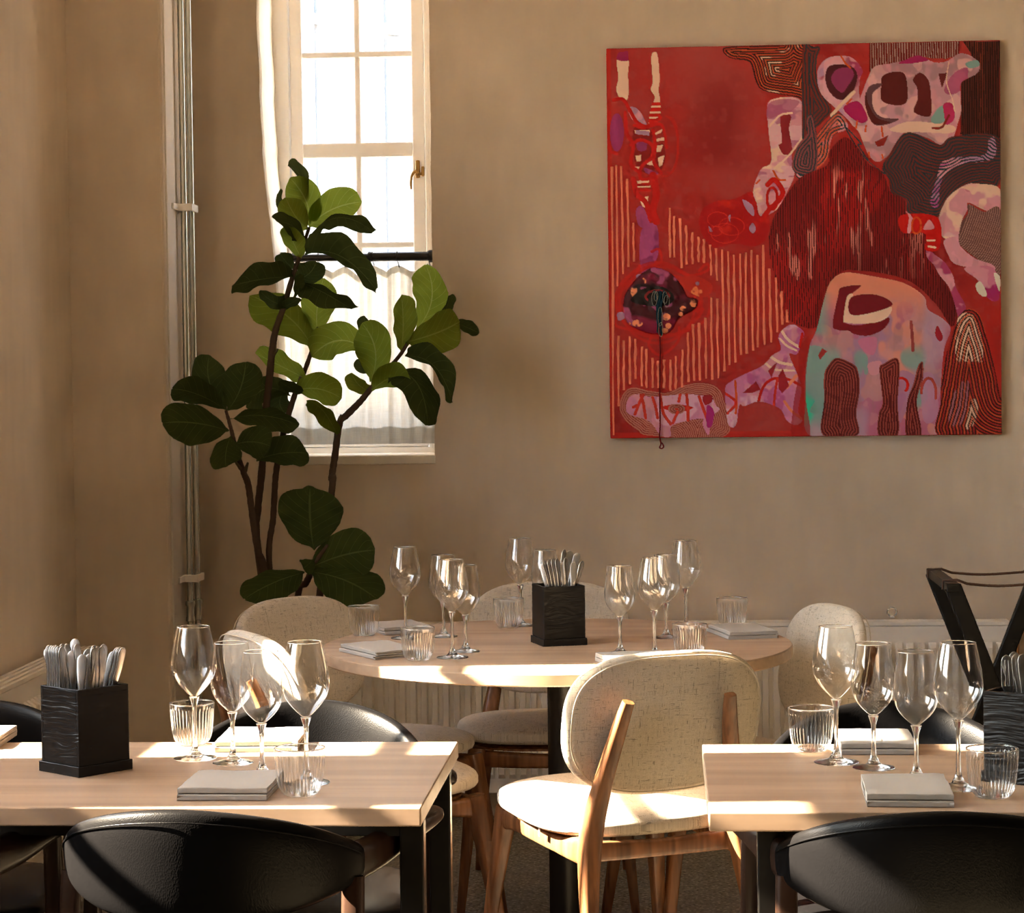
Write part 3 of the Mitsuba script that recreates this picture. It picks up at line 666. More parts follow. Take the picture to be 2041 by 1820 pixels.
lay(fill('D', [(1458, 410), (1500, 388), (1550, 490), (1520, 512), (1470, 470)]), col(196, 186, 172)); lay(fill('D', [(1608, 318), (1660, 345), (1655, 470)]), col(196, 186, 172))
m_ = fill('D', [(1040, 110), (1120, 165), (1200, 230), (1262, 330), (1292, 440), (1372, 600), (1320, 700), (1280, 580), (1235, 440), (1150, 330), (1105, 250), (1050, 190)]); marbled(m_, [PINK, col(196, 150, 156), MAG], 9, 9, 61)
m_ = fill('B', [(850, 1600), (1160, 1620), (1180, 1880), (1060, 1900), (1050, 1760), (860, 1750)]); lay(m_, RED)
for q in ([(880, 1560), (915, 1620), (900, 1740), (930, 1745), (950, 1630)], [(1040, 1720), (1090, 1640), (1130, 1690), (1120, 1720)]):
    lay(fill('B', q), PINK)
lay(loop('B', 980, 1690, 40, 70, 8), ORANGE)
lay(stroke('D', [(1050, 40), (1110, 40)], 9), CREAM); lay(stroke('D', [(1060, 90), (1115, 100)], 9), CREAM)
# -- lower right: the pale dome with an eye
m_ = fill('D', [(60, 1685), (20, 1400), (25, 1100), (60, 920), (120, 780), (190, 500), (250, 370), (370, 312), (600, 345), (850, 400), (1020, 510), (1055, 620), (1180, 700), (1245, 790), (1190, 960), (1160, 1300), (1150, 1660), (900, 1700), (500, 1690)])
marbled(m_, [col(168, 118, 124), col(150, 110, 140), col(190, 124, 110), col(160, 84, 118)], 9, 6, 63)
mixin(m_, col(198, 122, 100), sst(0.74, 0.64, GV + 0.04 * nz(6, 6, 64)))
mixin(m_, TEAL, sst(0.58, 0.53, GU) * sst(0.55, 0.62, nz(7, 6, 65)) + 0.9 * sst(0.6, 0.64, nz(9, 5, 66)) * sst(.75, .8, GV))
mixin(m_, col(160, 130, 150), 0.8 * sst(0.58, 0.66, nz(8, 4, 67)))
for q in ([(30, 960), (130, 930), (210, 1000), (160, 1140), (40, 1140)], [(60, 1480), (140, 1360), (180, 1420), (150, 1500)], [(500, 1010), (545, 1020), (550, 1150), (520, 1160)]):
    lay(m_ & fill('D', q), TEAL, 0.85)
lay(m_ & fill('D', [(470, 880), (620, 860), (600, 1000), (520, 980)]), col(178, 96, 130), 0.8); lay(m_ & fill('D', [(550, 1080), (660, 1060), (640, 1160), (570, 1170)]), PINK, 0.9)
lay(m_ & fill('D', [(800, 1180), (900, 1150), (960, 1250), (860, 1500), (810, 1560)]), col(150, 104, 140), 0.8); lay(m_ & fill('D', [(1000, 1200), (1100, 1180), (1140, 1500), (1020, 1560)]), col(164, 116, 146), 0.8)
lay(fill('D', [(252, 745), (300, 500), (325, 440), (490, 422), (390, 520), (350, 680), (362, 740), (500, 752), (720, 690), (690, 780), (560, 842), (440, 832), (380, 800), (290, 795)]), col(104, 12, 24))
lay(fill('D', [(342, 710), (372, 520), (425, 500), (408, 640), (430, 662), (560, 650), (742, 600), (720, 680), (620, 732), (440, 742), (360, 732)]), CREAM)
lay(fill('D', [(412, 520), (620, 500), (755, 582), (560, 655), (400, 660)]), col(100, 12, 24))
lay(stroke('D', [(912, 725), (922, 850), (928, 965)], 13), col(134, 52, 52)); lay(fill('D', [(165, 950), (205, 975), (145, 1050), (130, 1010)], False), col(140, 40, 40))
lay(loop('D', 830, 1260, 55, 60, 12, -2.4, 0.8), RED); lay(loop('D', 1060, 1330, 62, 130, 12, -3.1, 0.3), col(160, 60, 52))
lay(fill('D', [(1130, 760), (1160, 800), (1180, 860), (1150, 890), (1115, 830)]), col(130, 20, 34))
for q in ([(170, 1680), (180, 1400), (180, 1180), (220, 1090), (290, 1030), (420, 1080), (465, 1140), (480, 1300), (450, 1500), (460, 1680)], [(640, 1680), (640, 1500), (672, 1400), (645, 1130), (680, 1080), (808, 1050), (800, 1400), (800, 1680)], [(870, 1680), (880, 1400), (930, 1250), (970, 1100), (1010, 1065), (1012, 1200), (960, 1400), (1000, 1680)]):
    topo(fill('D', q), col(128, 56, 50), 5.4, 68, 0.5, 0.42, col(76, 14, 16))
m_ = fill('D', [(1150, 1690), (1160, 1400), (1180, 1150), (1260, 800), (1320, 670), (1400, 615), (1490, 670), (1560, 900), (1640, 1250), (1690, 1690)])
lay(m_, col(132, 26, 22))
mixin(m_ & fill('D', [(1300, 720), (1400, 650), (1480, 760), (1520, 1000), (1450, 1150), (1300, 1100)]), CREAM, sst(0.50, 0.56, nz(12, 24, 69)))
lay(fill('D', [(1230, 1420), (1330, 1240), (1400, 1250), (1350, 1560), (1240, 1590)]), col(150, 90, 100)); lay(fill('D', [(1370, 1610), (1420, 1380), (1480, 1430), (1430, 1600)]), CREAM)
topo(m_, col(44, 10, 12), 6.0, 70, 0.9, 0.42, None, col(170, 66, 40))
# -- lower left quarter
m_ = fill('C', [(150, 1460), (180, 1340), (260, 1285), (400, 1312), (560, 1322), (700, 1262), (830, 1240), (960, 1270), (1030, 1380), (1040, 1690), (420, 1690), (300, 1640), (200, 1560)])
topo(m_, col(120, 34, 30), 4.0, 71, 0.3, 0.34, col(166, 100, 88))
m_ = fill('C', [(205, 1450), (230, 1370), (310, 1338), (420, 1362), (700, 1340), (850, 1350), (920, 1350), (960, 1430), (992, 1470), (930, 1530), (900, 1682), (850, 1600), (838, 1545), (600, 1600), (580, 1692), (500, 1690), (400, 1570), (230, 1510)])
marbled(m_, [col(182, 116, 146), PINK, col(196, 150, 170)], 12, 10, 72)
lay(fill('C', [(505, 1452), (620, 1425), (772, 1452), (640, 1492)]), RED)
lay(ell('C', 630, 1465, 72, 44), col(160, 98, 88)); lay(loop('C', 630, 1465, 52, 30, 4), col(120, 34, 30)); lay(loop('C', 630, 1465, 30, 17, 4), col(120, 34, 30)); lay(ell('C', 632, 1465, 18, 8), RED)
for q in ([(350, 1345), (310, 1430), (280, 1510)], [(330, 1350), (350, 1420), (370, 1540)], [(430, 1370), (455, 1450), (470, 1540)], [(490, 1345), (520, 1500), (580, 1590)], [(640, 1490), (600, 1580)], [(715, 1345), (725, 1450), (728, 1560)], [(820, 1360), (870, 1500), (900, 1570)], [(265, 1450), (310, 1430)], [(660, 1345), (650, 1400)]):
    lay(stroke('C', q, 13), col(176, 44, 32))
lay(fill('C', [(850, 1360), (920, 1345), (930, 1400), (870, 1430)]), col(136, 24, 34)); lay(fill('C', [(890, 1430), (945, 1480), (930, 1600), (890, 1620), (880, 1540)]), col(146, 30, 100))
m_ = fill('C', [(1040, 1290), (1090, 1232), (1200, 1172), (1350, 1100), (1440, 1010), (1510, 960), (1488, 860), (1530, 790), (1610, 750), (1700, 812), (1690, 880), (1645, 1000), (1580, 1000), (1640, 1150), (1682, 1290), (1655, 1480), (1692, 1550), (1640, 1597), (1560, 1560), (1500, 1460), (1330, 1400), (1200, 1440), (1160, 1432), (1130, 1600), (1070, 1600), (1050, 1480)])
marbled(m_, [col(176, 104, 142), PINK, col(196, 156, 176), col(160, 70, 124)], 9, 9, 74)
for q, w, c in (([(1520, 810), (1570, 880), (1660, 940)], 12, CREAM), ([(1500, 870), (1560, 930), (1640, 970)], 9, CREAM), ([(1420, 1020), (1500, 1070), (1600, 1090)], 12, CREAM), ([(1380, 1080), (1460, 1130), (1620, 1140)], 10, CREAM), ([(1125, 1230), (1135, 1400), (1130, 1500)], 10, col(190, 70, 36)), ([(1040, 1330), (1130, 1410), (1060, 1500)], 11, col(180, 40, 30)), ([(1320, 1400), (1360, 1280), (1440, 1210), (1560, 1210), (1690, 1270)], 12, RED), ([(1480, 1210), (1460, 1330), (1450, 1450)], 11, col(176, 40, 30)), ([(1540, 1400), (1600, 1480), (1680, 1540)], 12, col(200, 110, 80)), ([(1690, 830), (1670, 940)], 12, RED), ([(1560, 1280), (1640, 1180)], 14, col(204, 120, 90))):
    lay(stroke('C', q, w) & m_, c)
for q in ([(1185, 1330), (1300, 1230), (1340, 1300), (1260, 1330)], [(1400, 1140), (1480, 1065), (1430, 1200)], [(1490, 1180), (1525, 1120), (1580, 1270), (1520, 1330), (1490, 1290)]):
    lay(fill('C', q, False), col(136, 26, 36))
lay(fill('D', [(-90, 1700), (-80, 1440), (-40, 1200), (-30, 980), (40, 850), (60, 900), (30, 1150), (30, 1400), (60, 1690)]) & (GU > 0), col(140, 22, 20), 0.8)
# -- the tufted eye
for cx, cy, rx, ry, w in ((480, 560, 360, 300, 16), (470, 570, 320, 340, 12), (520, 590, 400, 250, 12)):
    lay(loop('C', cx, cy, rx, ry, w), col(164, 22, 14), 0.75)
for q in ([(420, 140), (480, 120), (500, 220), (400, 260), (340, 300)], [(640, 300), (760, 340), (900, 290), (880, 240), (820, 300)], [(820, 690), (850, 620), (800, 640), (830, 560)], [(140, 640), (120, 760), (250, 800)], [(420, 840), (400, 940), (500, 1010), (640, 900), (650, 780)], [(200, 420), (280, 340), (320, 260)]):
    lay(stroke('C', q, 12), col(166, 20, 12), 0.85)
m_ = fill('C', [(650, 380), (770, 340), (910, 400), (930, 470), (860, 525), (740, 480)])
lay(m_, col(160, 34, 24)); mixin(m_, col(206, 110, 70), sst(0.60, 0.68, nz(40, 40, 76))); mixin(m_, LILAC, sst(0.64, 0.70, nz(24, 24, 77)))
lay(fill('C', [(130, 660), (180, 650), (190, 700), (140, 720)]), LILAC); lay(fill('C', [(290, 340), (340, 330), (330, 390), (300, 380)]), LILAC)
TUFT = fill('C', [(185, 640), (190, 520), (250, 420), (330, 330), (430, 275), (540, 300), (620, 360), (690, 460), (720, 520), (805, 545), (780, 620), (650, 700), (570, 815), (440, 832), (320, 800), (220, 740)])
lay(TUFT, col(58, 8, 20)); mixin(TUFT, col(110, 20, 48), sst(0.48, 0.6, nz(18, 18, 78))); mixin(TUFT, col(24, 6, 12), sst(0.58, 0.68, nz(26, 26, 79))); mixin(TUFT, col(150, 70, 110), sst(0.66, 0.72, nz(22, 22, 80)))
for cx, cy, rx, ry in ((272, 480, 28, 48), (352, 390, 24, 26), (375, 440, 18, 14), (300, 745, 44, 30), (545, 690, 34, 30), (560, 765, 26, 24), (530, 805, 30, 22), (685, 620, 28, 22), (665, 665, 20, 18), (770, 575, 26, 34), (230, 745, 16, 12)):
    e_ = ell('C', cx, cy, rx, ry); mixin(e_, col(214, 132, 96), sst(0.42, 0.52, nz(50, 50, 81)))
lay(fill('C', [(250, 560), (300, 480), (400, 440), (520, 440), (610, 520), (560, 590), (420, 600)]), col(14, 9, 9)); lay(loop('C', 470, 520, 100, 52, 10, 2.6, 6.2), col(120, 30, 34))
relief = ndimage.gaussian_filter(TUFT.astype(float), 4) * (0.010 + 0.008 * (nz(60, 60, 83, 2) - 0.5)) * TUFT
pt = thing('painting', 'large square abstract red painting with pink, lilac and yarn on the back wall', 'painting')
g1 = np.linspace(0, 1, GN)
gu, gv = np.meshgrid(g1, g1)
Vp = np.stack([PX0 + PW * gu, PFY - relief - 0.0006 * nz(220, 220, 84, 1), PZ1 - PH * gv], -1)
ii, jj = np.meshgrid(np.arange(GN - 1), np.arange(GN - 1), indexing='ij')
q = np.stack([ii * GN + jj, (ii + 1) * GN + jj, (ii + 1) * GN + jj + 1, ii * GN + jj + 1], -1).reshape(-1, 4)
mat('m_canvas_paint', principled({'type': 'mesh_attribute', 'name': 'vertex_color'}, 0.55, 0.25))
part(pt, 'canvas', P(tm(Vp.reshape(-1, 3), q), 'm_canvas_paint', smooth=True, color=np.clip(img, 0, 0.95).reshape(-1, 3)))
mat('m_canvas_edge', principled(col(150, 22, 16), 0.6, 0.2))
part(pt, 'canvas_edge', P(rbox(PX0 - 0.001, PX0 + PW + 0.001, PFY + 0.001, WB - 0.002, PZ1 - PH - 0.001, PZ1 + 0.001, 0.004), 'm_canvas_edge', smooth=40))
mat('m_peach_yarn', principled(col(204, 116, 92), 0.85, 0.1))
mat('m_red_yarn', principled((0.12, 0.008, 0.012), 0.85, 0.1)); mat('m_teal_yarn', principled(col(20, 48, 62), 0.85, 0.1)); mat('m_pale_yarn', principled(col(120, 120, 112), 0.85, 0.1))
def ca(x, y):            # sheet A point in sheet C units
    px, py = 1200 + x / 4.333, 60 + y / 4.333
    return ((px - 1200) * 4.233, (py - 470) * 4.233)
STRIPS = [(*ca(85, 1185), 96, 1690), (*ca(122, 1170), 131, 435), (*ca(165, 1180), 178, 330), (*ca(215, 1290), 222, 270), (*ca(268, 1670), 270, 225), (*ca(583, 1540), 575, 190), (*ca(620, 1610), 610, 190), (*ca(672, 1630), 672, 280),
          (*ca(725, 1690), 715, 250), (*ca(780, 1750), 762, 245), (*ca(830, 1790), 815, 230), (*ca(880, 1810), 860, 235), (912, 80, 920, 340), (962, 110, 968, 385), (1013, 120, 1032, 1150), (1063, 135, 1076, 1095), (1112, 165, 1125, 1075),
          (1164, 155, 1174, 1010), (1210, 145, 1222, 1000), (1260, 125, 1276, 975), (1310, 165, 1320, 945), (1358, 80, 1370, 925), (1412, 280, 1426, 905), (1466, 355, 1480, 820), (1514, 470, 1520, 755), (1560, 625, 1562, 735),
          (920, 525, 930, 1220), (971, 535, 980, 1208), (872, 695, 880, 1210), (821, 740, 826, 1228), (771, 750, 776, 1230), (727, 820, 729, 1240), (681, 965, 675, 1285), (623, 1020, 621, 1300), (576, 1050, 578, 1315), (523, 1050, 523, 1295),
          (473, 1060, 474, 1290), (425, 1035, 429, 1290), (374, 960, 377, 1290), (334, 940, 336, 1278), (279, 875, 281, 1215), (230, 855, 236, 1260), (183, 890, 183, 1310), (139, 850, 141, 1445)]
def on_canvas(uv_, off=0.0):
    return np.stack([PX0 + PW * uv_[:, 0], np.full(len(uv_), PFY - 0.001 - off), PZ1 - PH * uv_[:, 1]], 1)
r2 = np.random.default_rng(5)
for x0, y0, x1, y1 in STRIPS:
    k = np.linspace(0, 1, 9)
    uv_ = sheet('C', np.stack([x0 + (x1 - x0) * k + 2.0 * r2.normal(size=9), y0 + (y1 - y0) * k], 1))
    c_ = on_canvas(uv_)
    w_ = (0.0038 + 0.0007 * r2.normal(size=9)).clip(0.0022, 0.0052)
    ring_ = np.array([(-1, 0.0012), (-0.7, -0.0016), (0.7, -0.0016), (1, 0.0012)])
    part(pt, 'yarn_strip', P(loft([np.stack([c[0] + ring_[:, 0] * w, c[1] + ring_[:, 1], np.full(4, c[2])], 1) for c, w in zip(c_, w_)]), 'm_peach_yarn'))
# hanging threads of the tufted eye
th = [(488, 860), (490, 1000), (487, 1300), (490, 1600), (486, 1690), (497, 1760), (486, 1790), (505, 1800), (520, 1782), (503, 1748)]
pp_ = on_canvas(sheet('C', th), 0.010)
part(pt, 'hanging_thread', P(tube(spline(pp_, 70), 0.0021, 7), 'm_red_yarn', smooth=60), 'dark red thread hanging below the canvas edge')
tas = []
for i in range(12):
    x0 = 430 + r2.uniform(-5, 110); x1 = 478 + r2.uniform(-16, 22); e = r2.uniform(620, 850)
    tas.append(tube(spline(on_canvas(sheet('C', [(x0, 480 + r2.uniform(-15, 15)), ((x0 + x1) / 2, 540), (x1, 610), (x1 + r2.uniform(-8, 8), (610 + e) / 2), (x1 + r2.uniform(-8, 10), e)]), 0.018 + 0.004 * r2.uniform()), 24), 0.0026, 6))
part(pt, 'tassel', P(cat(tas), 'm_teal_yarn', smooth=60), 'teal thread tassel')
lo_ = []
for cx, cy, rx, ry in ((440, 540, 22, 60), (455, 520, 16, 40), (530, 530, 20, 50), (545, 560, 22, 50), (490, 690, 18, 80), (495, 800, 18, 60)):
    t_ = np.linspace(0, 2 * math.pi, 25)
    lo_.append(tube(on_canvas(sheet('C', np.stack([cx + rx * np.cos(t_), cy + ry * np.sin(t_)], 1)), 0.026), 0.0011, 6))
part(pt, 'thread_loop', P(cat(lo_), 'm_pale_yarn', smooth=60))

# ================================================================== TABLES
ZT, TH = 0.74, 0.028
def rect_table(label, x0, x1, y0, y1, legs):
    t = thing('dining_table', label, 'table')
    part(t, 'tabletop', P(rbox(x0, x1, y0, y1, ZT - TH, ZT, 0.0025), 'm_oak', smooth=40))
    for lx in legs:
        for ly in (y0 + 0.075, y1 - 0.11):
            part(t, 'leg', P(rbox(lx, lx + 0.036, ly, ly + 0.036, 0.0, ZT - TH - 0.006, 0.003), 'm_black_metal', smooth=40))
    part(t, 'frame', P(cat([rbox(min(legs), max(legs) + 0.036, y, y + 0.03, ZT - TH - 0.03, ZT - TH - 0.0005, 0.002) for y in (y0 + 0.078, y1 - 0.107)]), 'm_black_metal', smooth=40))
    return t
rect_table('rectangular pale oak table at the lower left, set for lunch', -1.66, -0.363, 3.302, 3.905, (-1.62, -0.404))
rect_table('rectangular pale oak table at the lower right corner of the room', 0.056, 1.36, 3.269, 3.874, (0.128, 1.28))
RC, RR = (-0.261, 5.342), 0.5505
t = thing('round_table', 'round pale oak pedestal table in front of the wall', 'table')
part(t, 'tabletop', P(lathe([(RR - 0.003, ZT - TH), (RR, ZT - TH + 0.003), (RR, ZT - 0.003), (RR - 0.003, ZT)], 160).apply_translation((*RC, 0)), 'm_oak', smooth=40))
part(t, 'column', P(lathe([(0.0375, 0.012), (0.0375, ZT - TH - 0.01)], 48).apply_translation((-0.247, RC[1], 0)), 'm_black_metal', smooth=40))
part(t, 'mounting_plate', P(lathe([(0.16, ZT - TH - 0.009), (0.16, ZT - TH - 0.0005)], 48).apply_translation((-0.25, RC[1], 0)), 'm_black_metal', smooth=40))
part(t, 'base', P(lathe([(0.36, 0.0), (0.36, 0.008), (0.355, 0.012), (0.05, 0.016)], 64).apply_translation((-0.25, RC[1], 0)), 'm_black_metal', smooth=40))

# ================================================================== BEIGE CHAIRS
def sup(t, a, b, n):
    c, s = np.cos(t), np.sin(t)
    return a * np.sign(c) * np.abs(c) ** (2 / n), b * np.sign(s) * np.abs(s) ** (2 / n)
def cushion(a, b, n, half, m=3.2, rings=22, seg=72):
    """A pillow with a superelliptic outline in (u, v) and thickness along w; rings from the -w pole to the +w pole."""
    t = np.linspace(0, 2 * np.pi, seg, endpoint=False)
    out = []
    for ph in np.linspace(-np.pi / 2, np.pi / 2, rings):
        c, s = abs(np.cos(ph)), np.sin(ph)
        k, w = max(c ** (2 / m), 0.02), half * np.sign(s) * abs(s) ** (2 / m)
        u, v = sup(t, a * k, b * k, n)
        out.append(np.stack([u, v, np.full(seg, w)], 1))
    return loft(out), np.array(out)
BACK_Z, LEAN = 0.657, math.tan(math.radians(11))
def bend_back(u, v, w):
    """Backrest space (u across, v up, w forwards) to chair space."""
    x = u * (1 - 0.10 * np.clip(-v / 0.15, 0, 1) ** 2)
    y = -0.258 + w + 0.42 * u * u - v * LEAN
    return np.stack([x, y, BACK_Z + v], -1)
bm, br_ = cushion(0.222, 0.150, 3.0, 0.025)
bv = bend_back(bm.vertices[:, 0], bm.vertices[:, 1], bm.vertices[:, 2])
BACKREST = P(tm(bv, bm.faces), 'm_weave', smooth=True, uv=bm.vertices[:, :2])
tt = np.linspace(0, 2 * np.pi, 97)
pu, pv = sup(tt, 0.212, 0.141, 3.0)
PIPING = P(tube(bend_back(pu, pv, np.full(97, -0.0235)), 0.0016, 6, False), 'm_piping', smooth=60)
sm, _ = cushion(0.238, 0.232, 2.9, 0.032)
sv = sm.vertices.copy()
sv[:, 2] = 0.447 + sv[:, 2] + 0.012 * np.clip(1 - (sv[:, 0] ** 2 + sv[:, 1] ** 2) / 0.055, -0.4, 1) + 0.010 * (sv[:, 1] / 0.23) + 0.006 * (sv[:, 0] / 0.238) ** 2
SEAT = P(tm(sv, sm.faces), 'm_weave', smooth=True, uv=sm.vertices[:, :2])
pm, _ = cushion(0.205, 0.20, 2.9, 0.007, rings=8)
pm.apply_translation((0, 0, 0.421))
SEAT_BASE = P(pm, 'm_walnut', smooth=40)
def beam(path, w, d, n=22, wdir=(1, 0, 0), power=3.2):
    """A tapering wooden member: path control points with widths w (along wdir) and depths d."""
    pts = spline(path, n); s = np.linspace(0, 1, n); k = np.linspace(0, 1, len(w))
    W, D = np.interp(s, k, w), np.interp(s, k, d)
    tan = np.gradient(pts, axis=0); tan /= np.linalg.norm(tan, axis=1, keepdims=True)
    a = np.linspace(0, 2 * np.pi, 20, endpoint=False)
    rings = []
    for p, t_, w_, d_ in zip(pts, tan, W, D):
        e1 = np.array(wdir, float); e1 -= t_ * (e1 @ t_); e1 /= np.linalg.norm(e1)
        e2 = np.cross(t_, e1)
        u, v = sup(a, w_ / 2, d_ / 2, power)
        rings.append(p + u[:, None] * e1 + v[:, None] * e2)
    return loft(rings)
def chair_leg_rear(s):
    return beam([(s * 0.205, -0.345, 0.0), (s * 0.186, -0.285, 0.24), (s * 0.168, -0.250, 0.42), (s * 0.147, -0.268, 0.54), (s * 0.124, -0.304, 0.66), (s * 0.114, -0.326, 0.715)],
                [0.020, 0.032, 0.046, 0.036, 0.030, 0.024], [0.022, 0.034, 0.052, 0.036, 0.027, 0.020])
def chair_leg_front(s):
    return beam([(s * 0.222, 0.245, 0.0), (s * 0.200, 0.215, 0.22), (s * 0.180, 0.188, 0.395), (s * 0.178, 0.184, 0.424)], [0.020, 0.032, 0.046, 0.044], [0.020, 0.032, 0.044, 0.040])
def chair_rail(s):
    return beam([(s * 0.180, 0.182, 0.398), (s * 0.183, 0.10, 0.400), (s * 0.176, -0.10, 0.394), (s * 0.168, -0.242, 0.400)], [0.030, 0.024, 0.024, 0.032], [0.050, 0.036, 0.038, 0.062])
LEG_R = [P(chair_leg_rear(s), 'm_walnut', smooth=40) for s in (-1, 1)]
LEG_F = [P(chair_leg_front(s), 'm_walnut', smooth=40) for s in (-1, 1)]
RAIL = [P(chair_rail(s), 'm_walnut', smooth=40) for s in (-1, 1)]
CROSS = [P(beam([(-0.178, y, z), (0, y + b, z - 0.004), (0.178, y, z)], [0.024] * 3, [0.044, 0.036, 0.044], 12, (0, 1, 0)), 'm_walnut', smooth=40) for y, z, b in ((0.178, 0.398, 0.02), (-0.225, 0.398, 0.0))]
GLIDE = P(lathe([(0.008, -0.0001), (0.010, 0.002), (0.010, 0.008)], 14), 'm_black_metal', smooth=40)
def beige_chair(label, x, y, fx, fy, group='beige chairs round the round table'):
    """(x, y): the middle of the seat; (fx, fy): the way the sitter would face."""
    c = thing('dining_chair', label, 'chair', group)
    M = place(x, y, 0, math.degrees(math.atan2(fy, fx)) - 90)
    part(c, 'seat', SEAT, M=M)
    part(c, 'seat_base', SEAT_BASE, M=M)
    b = part(c, 'backrest', BACKREST, M=M)
    scene[b + '__piping'] = {**PIPING, 'to_world': M}
    for s in (0, 1):
        part(c, 'leg', LEG_R[s], M=M)
        part(c, 'leg', LEG_F[s], M=M)
        part(c, 'side_rail', RAIL[s], M=M)
        part(c, 'cross_rail', CROSS[s], M=M)
    return c
fr_ = beige_chair('beige woven chair with a sunlit seat, its back to the viewer, before the round table', -0.118, 4.895, -0.43, 0.90)
part(fr_, 'care_tag', P(rbox(-0.007, 0.007, -0.0005, 0.0005, -0.010, 0.008, 0.0004), 'm_white_plastic'), 'small white care tag under the seat', M=place(-0.118, 4.895, 0, math.degrees(math.atan2(0.90, -0.43)) - 90) @ T().translate([-0.2075, -0.075, 0.416]).rotate([0, 0, 1], 80))
beige_chair('beige woven chair at the left of the round table, facing right', -0.745, 5.64, 0.80, -0.60)
beige_chair('beige woven chair behind the round table, against the radiator, half hidden by the tabletop', -0.315, 5.94, 0.03, -1.0)
beige_chair('beige woven chair at the right of the round table, seen behind the wine glasses', 0.140, 5.445, -0.94, -0.34)
beige_chair('sunlit beige woven chair seen through the wine glasses of the left table', -0.690, 5.165, 0.85, 0.53)

# ================================================================== BLACK ARMCHAIRS
def armchair_back():
    rings = []
    a = np.linspace(0, 2 * np.pi, 28, endpoint=False)
    for t_ in np.linspace(-1, 1, 61):
        ph = t_ * math.radians(69)
        top, bot = 0.765 - 0.080 * abs(t_) ** 1.8, 0.594 + 0.040 * abs(t_) ** 2.0
        h, zc = (top - bot) / 2, (top + bot) / 2
        th = 0.019 - 0.004 * abs(t_)
        e = max(0.0, (abs(t_) - 0.975) / 0.025)
        u, v = sup(a, th * (1 - 0.12 * e), h * (1 - 0.06 * e), 2.9)
        c = np.array([0.230 * math.sin(ph), -0.236 * math.cos(ph), 0])
        nrm = np.array([math.sin(ph), -math.cos(ph), 0])
        lean = (v + zc - 0.60) * 0.14 * math.cos(ph)
        rings.append(c + np.outer(u + lean, nrm) + np.stack([0 * v, 0 * v, v + zc], 1))
    return loft(rings)
def armchair_stitch():
    pts = []
    for t_ in np.linspace(-0.96, 0.96, 60):
        ph = t_ * math.radians(69)
        top = 0.765 - 0.080 * abs(t_) ** 1.8
        z = top - 0.016
        r_ = 0.0188 - 0.004 * abs(t_) + (z - 0.60) * 0.14 * math.cos(ph)
        pts.append(((0.230 + r_) * math.sin(ph), -(0.236 + r_) * math.cos(ph), z))
    return tube(pts, 0.0012, 6)
def armchair_arm(s):
    path = [(s * 0.215, -0.086, 0.659), (s * 0.235, -0.01, 0.663), (s * 0.257, 0.070, 0.677), (s * 0.272, 0.130, 0.686), (s * 0.274, 0.150, 0.687)]
    pts = spline(path, 22); k = np.linspace(0, 1, 22)
    W = np.interp(k, [0, .3, .65, .92, 1], [0.028, 0.036, 0.062, 0.062, 0.040]); H = np.interp(k, [0, .3, .65, .92, 1], [0.060, 0.052, 0.036, 0.028, 0.018])
    a = np.linspace(0, 2 * np.pi, 22, endpoint=False)
    tan = np.gradient(pts, axis=0); tan /= np.linalg.norm(tan, axis=1, keepdims=True)
    rings = []
    for p, t_, w, h in zip(pts, tan, W, H):
        e1 = np.cross(t_, [0, 0, 1]); e1 /= np.linalg.norm(e1)
        u, v = sup(a, w / 2, h / 2, 2.8)
        rings.append(p + u[:, None] * e1 + v[:, None] * np.array([0, 0, 1.0]))
    return loft(rings)
A_BACK = P(armchair_back(), 'm_leather', smooth=50)
A_STITCH = P(armchair_stitch(), 'm_leather', smooth=60)
A_ARM = [P(armchair_arm(s), 'm_dark_walnut', smooth=50) for s in (-1, 1)]
A_LEG_F = [P(beam([(s * 0.262, 0.130, 0.0), (s * 0.260, 0.110, 0.35), (s * 0.258, 0.098, 0.664)], [0.024, 0.034, 0.030], [0.024, 0.036, 0.032], 14), 'm_dark_walnut', smooth=40) for s in (-1, 1)]
A_LEG_R = [P(beam([(s * 0.226, -0.195, 0.0), (s * 0.218, -0.145, 0.33), (s * 0.214, -0.100, 0.640)], [0.024, 0.036, 0.032], [0.024, 0.036, 0.032], 14), 'm_dark_walnut', smooth=40) for s in (-1, 1)]
am, _ = cushion(0.225, 0.215, 3.0, 0.024)
am.vertices[:, 2] += 0.452 + 0.008 * np.clip(1 - (am.vertices[:, 0] ** 2 + am.vertices[:, 1] ** 2) / 0.05, -0.4, 1)
A_SEAT = P(am, 'm_leather', smooth=True)
A_RAIL = P(cat([beam([(s * 0.260, 0.108, 0.40), (s * 0.240, 0.0, 0.405), (s * 0.219, -0.145, 0.40)], [0.022] * 3, [0.04] * 3, 12) for s in (-1, 1)] + [beam([(-0.258, 0.108, 0.40), (0, 0.125, 0.402), (0.258, 0.108, 0.40)], [0.022] * 3, [0.04] * 3, 12, (0, 1, 0)), beam([(-0.219, -0.145, 0.40), (0, -0.185, 0.402), (0.219, -0.145, 0.40)], [0.022] * 3, [0.04] * 3, 12, (0, 1, 0))]), 'm_dark_walnut', smooth=40)
def armchair(label, x, y, deg, group):
    c = thing('armchair', label, 'chair', group)
    M = place(x, y, 0, deg)
    b = part(c, 'backrest', A_BACK, M=M)
    scene[b + '__seam'] = {**A_STITCH, 'to_world': M}
    part(c, 'seat', A_SEAT, M=M)
    part(c, 'seat_rail', A_RAIL, M=M)
    for s in (0, 1):
        part(c, 'armrest', A_ARM[s], M=M)
        part(c, 'leg', A_LEG_F[s], M=M)
        part(c, 'leg', A_LEG_R[s], M=M)
    return c
G_ = 'black leather armchairs'
armchair('black leather armchair, its back to the viewer, at the near side of the left table', -0.668, 3.415, -5, G_)
armchair('black armchair cut off by the left edge, next to the one at the left table', -1.225, 3.41, 0, G_)
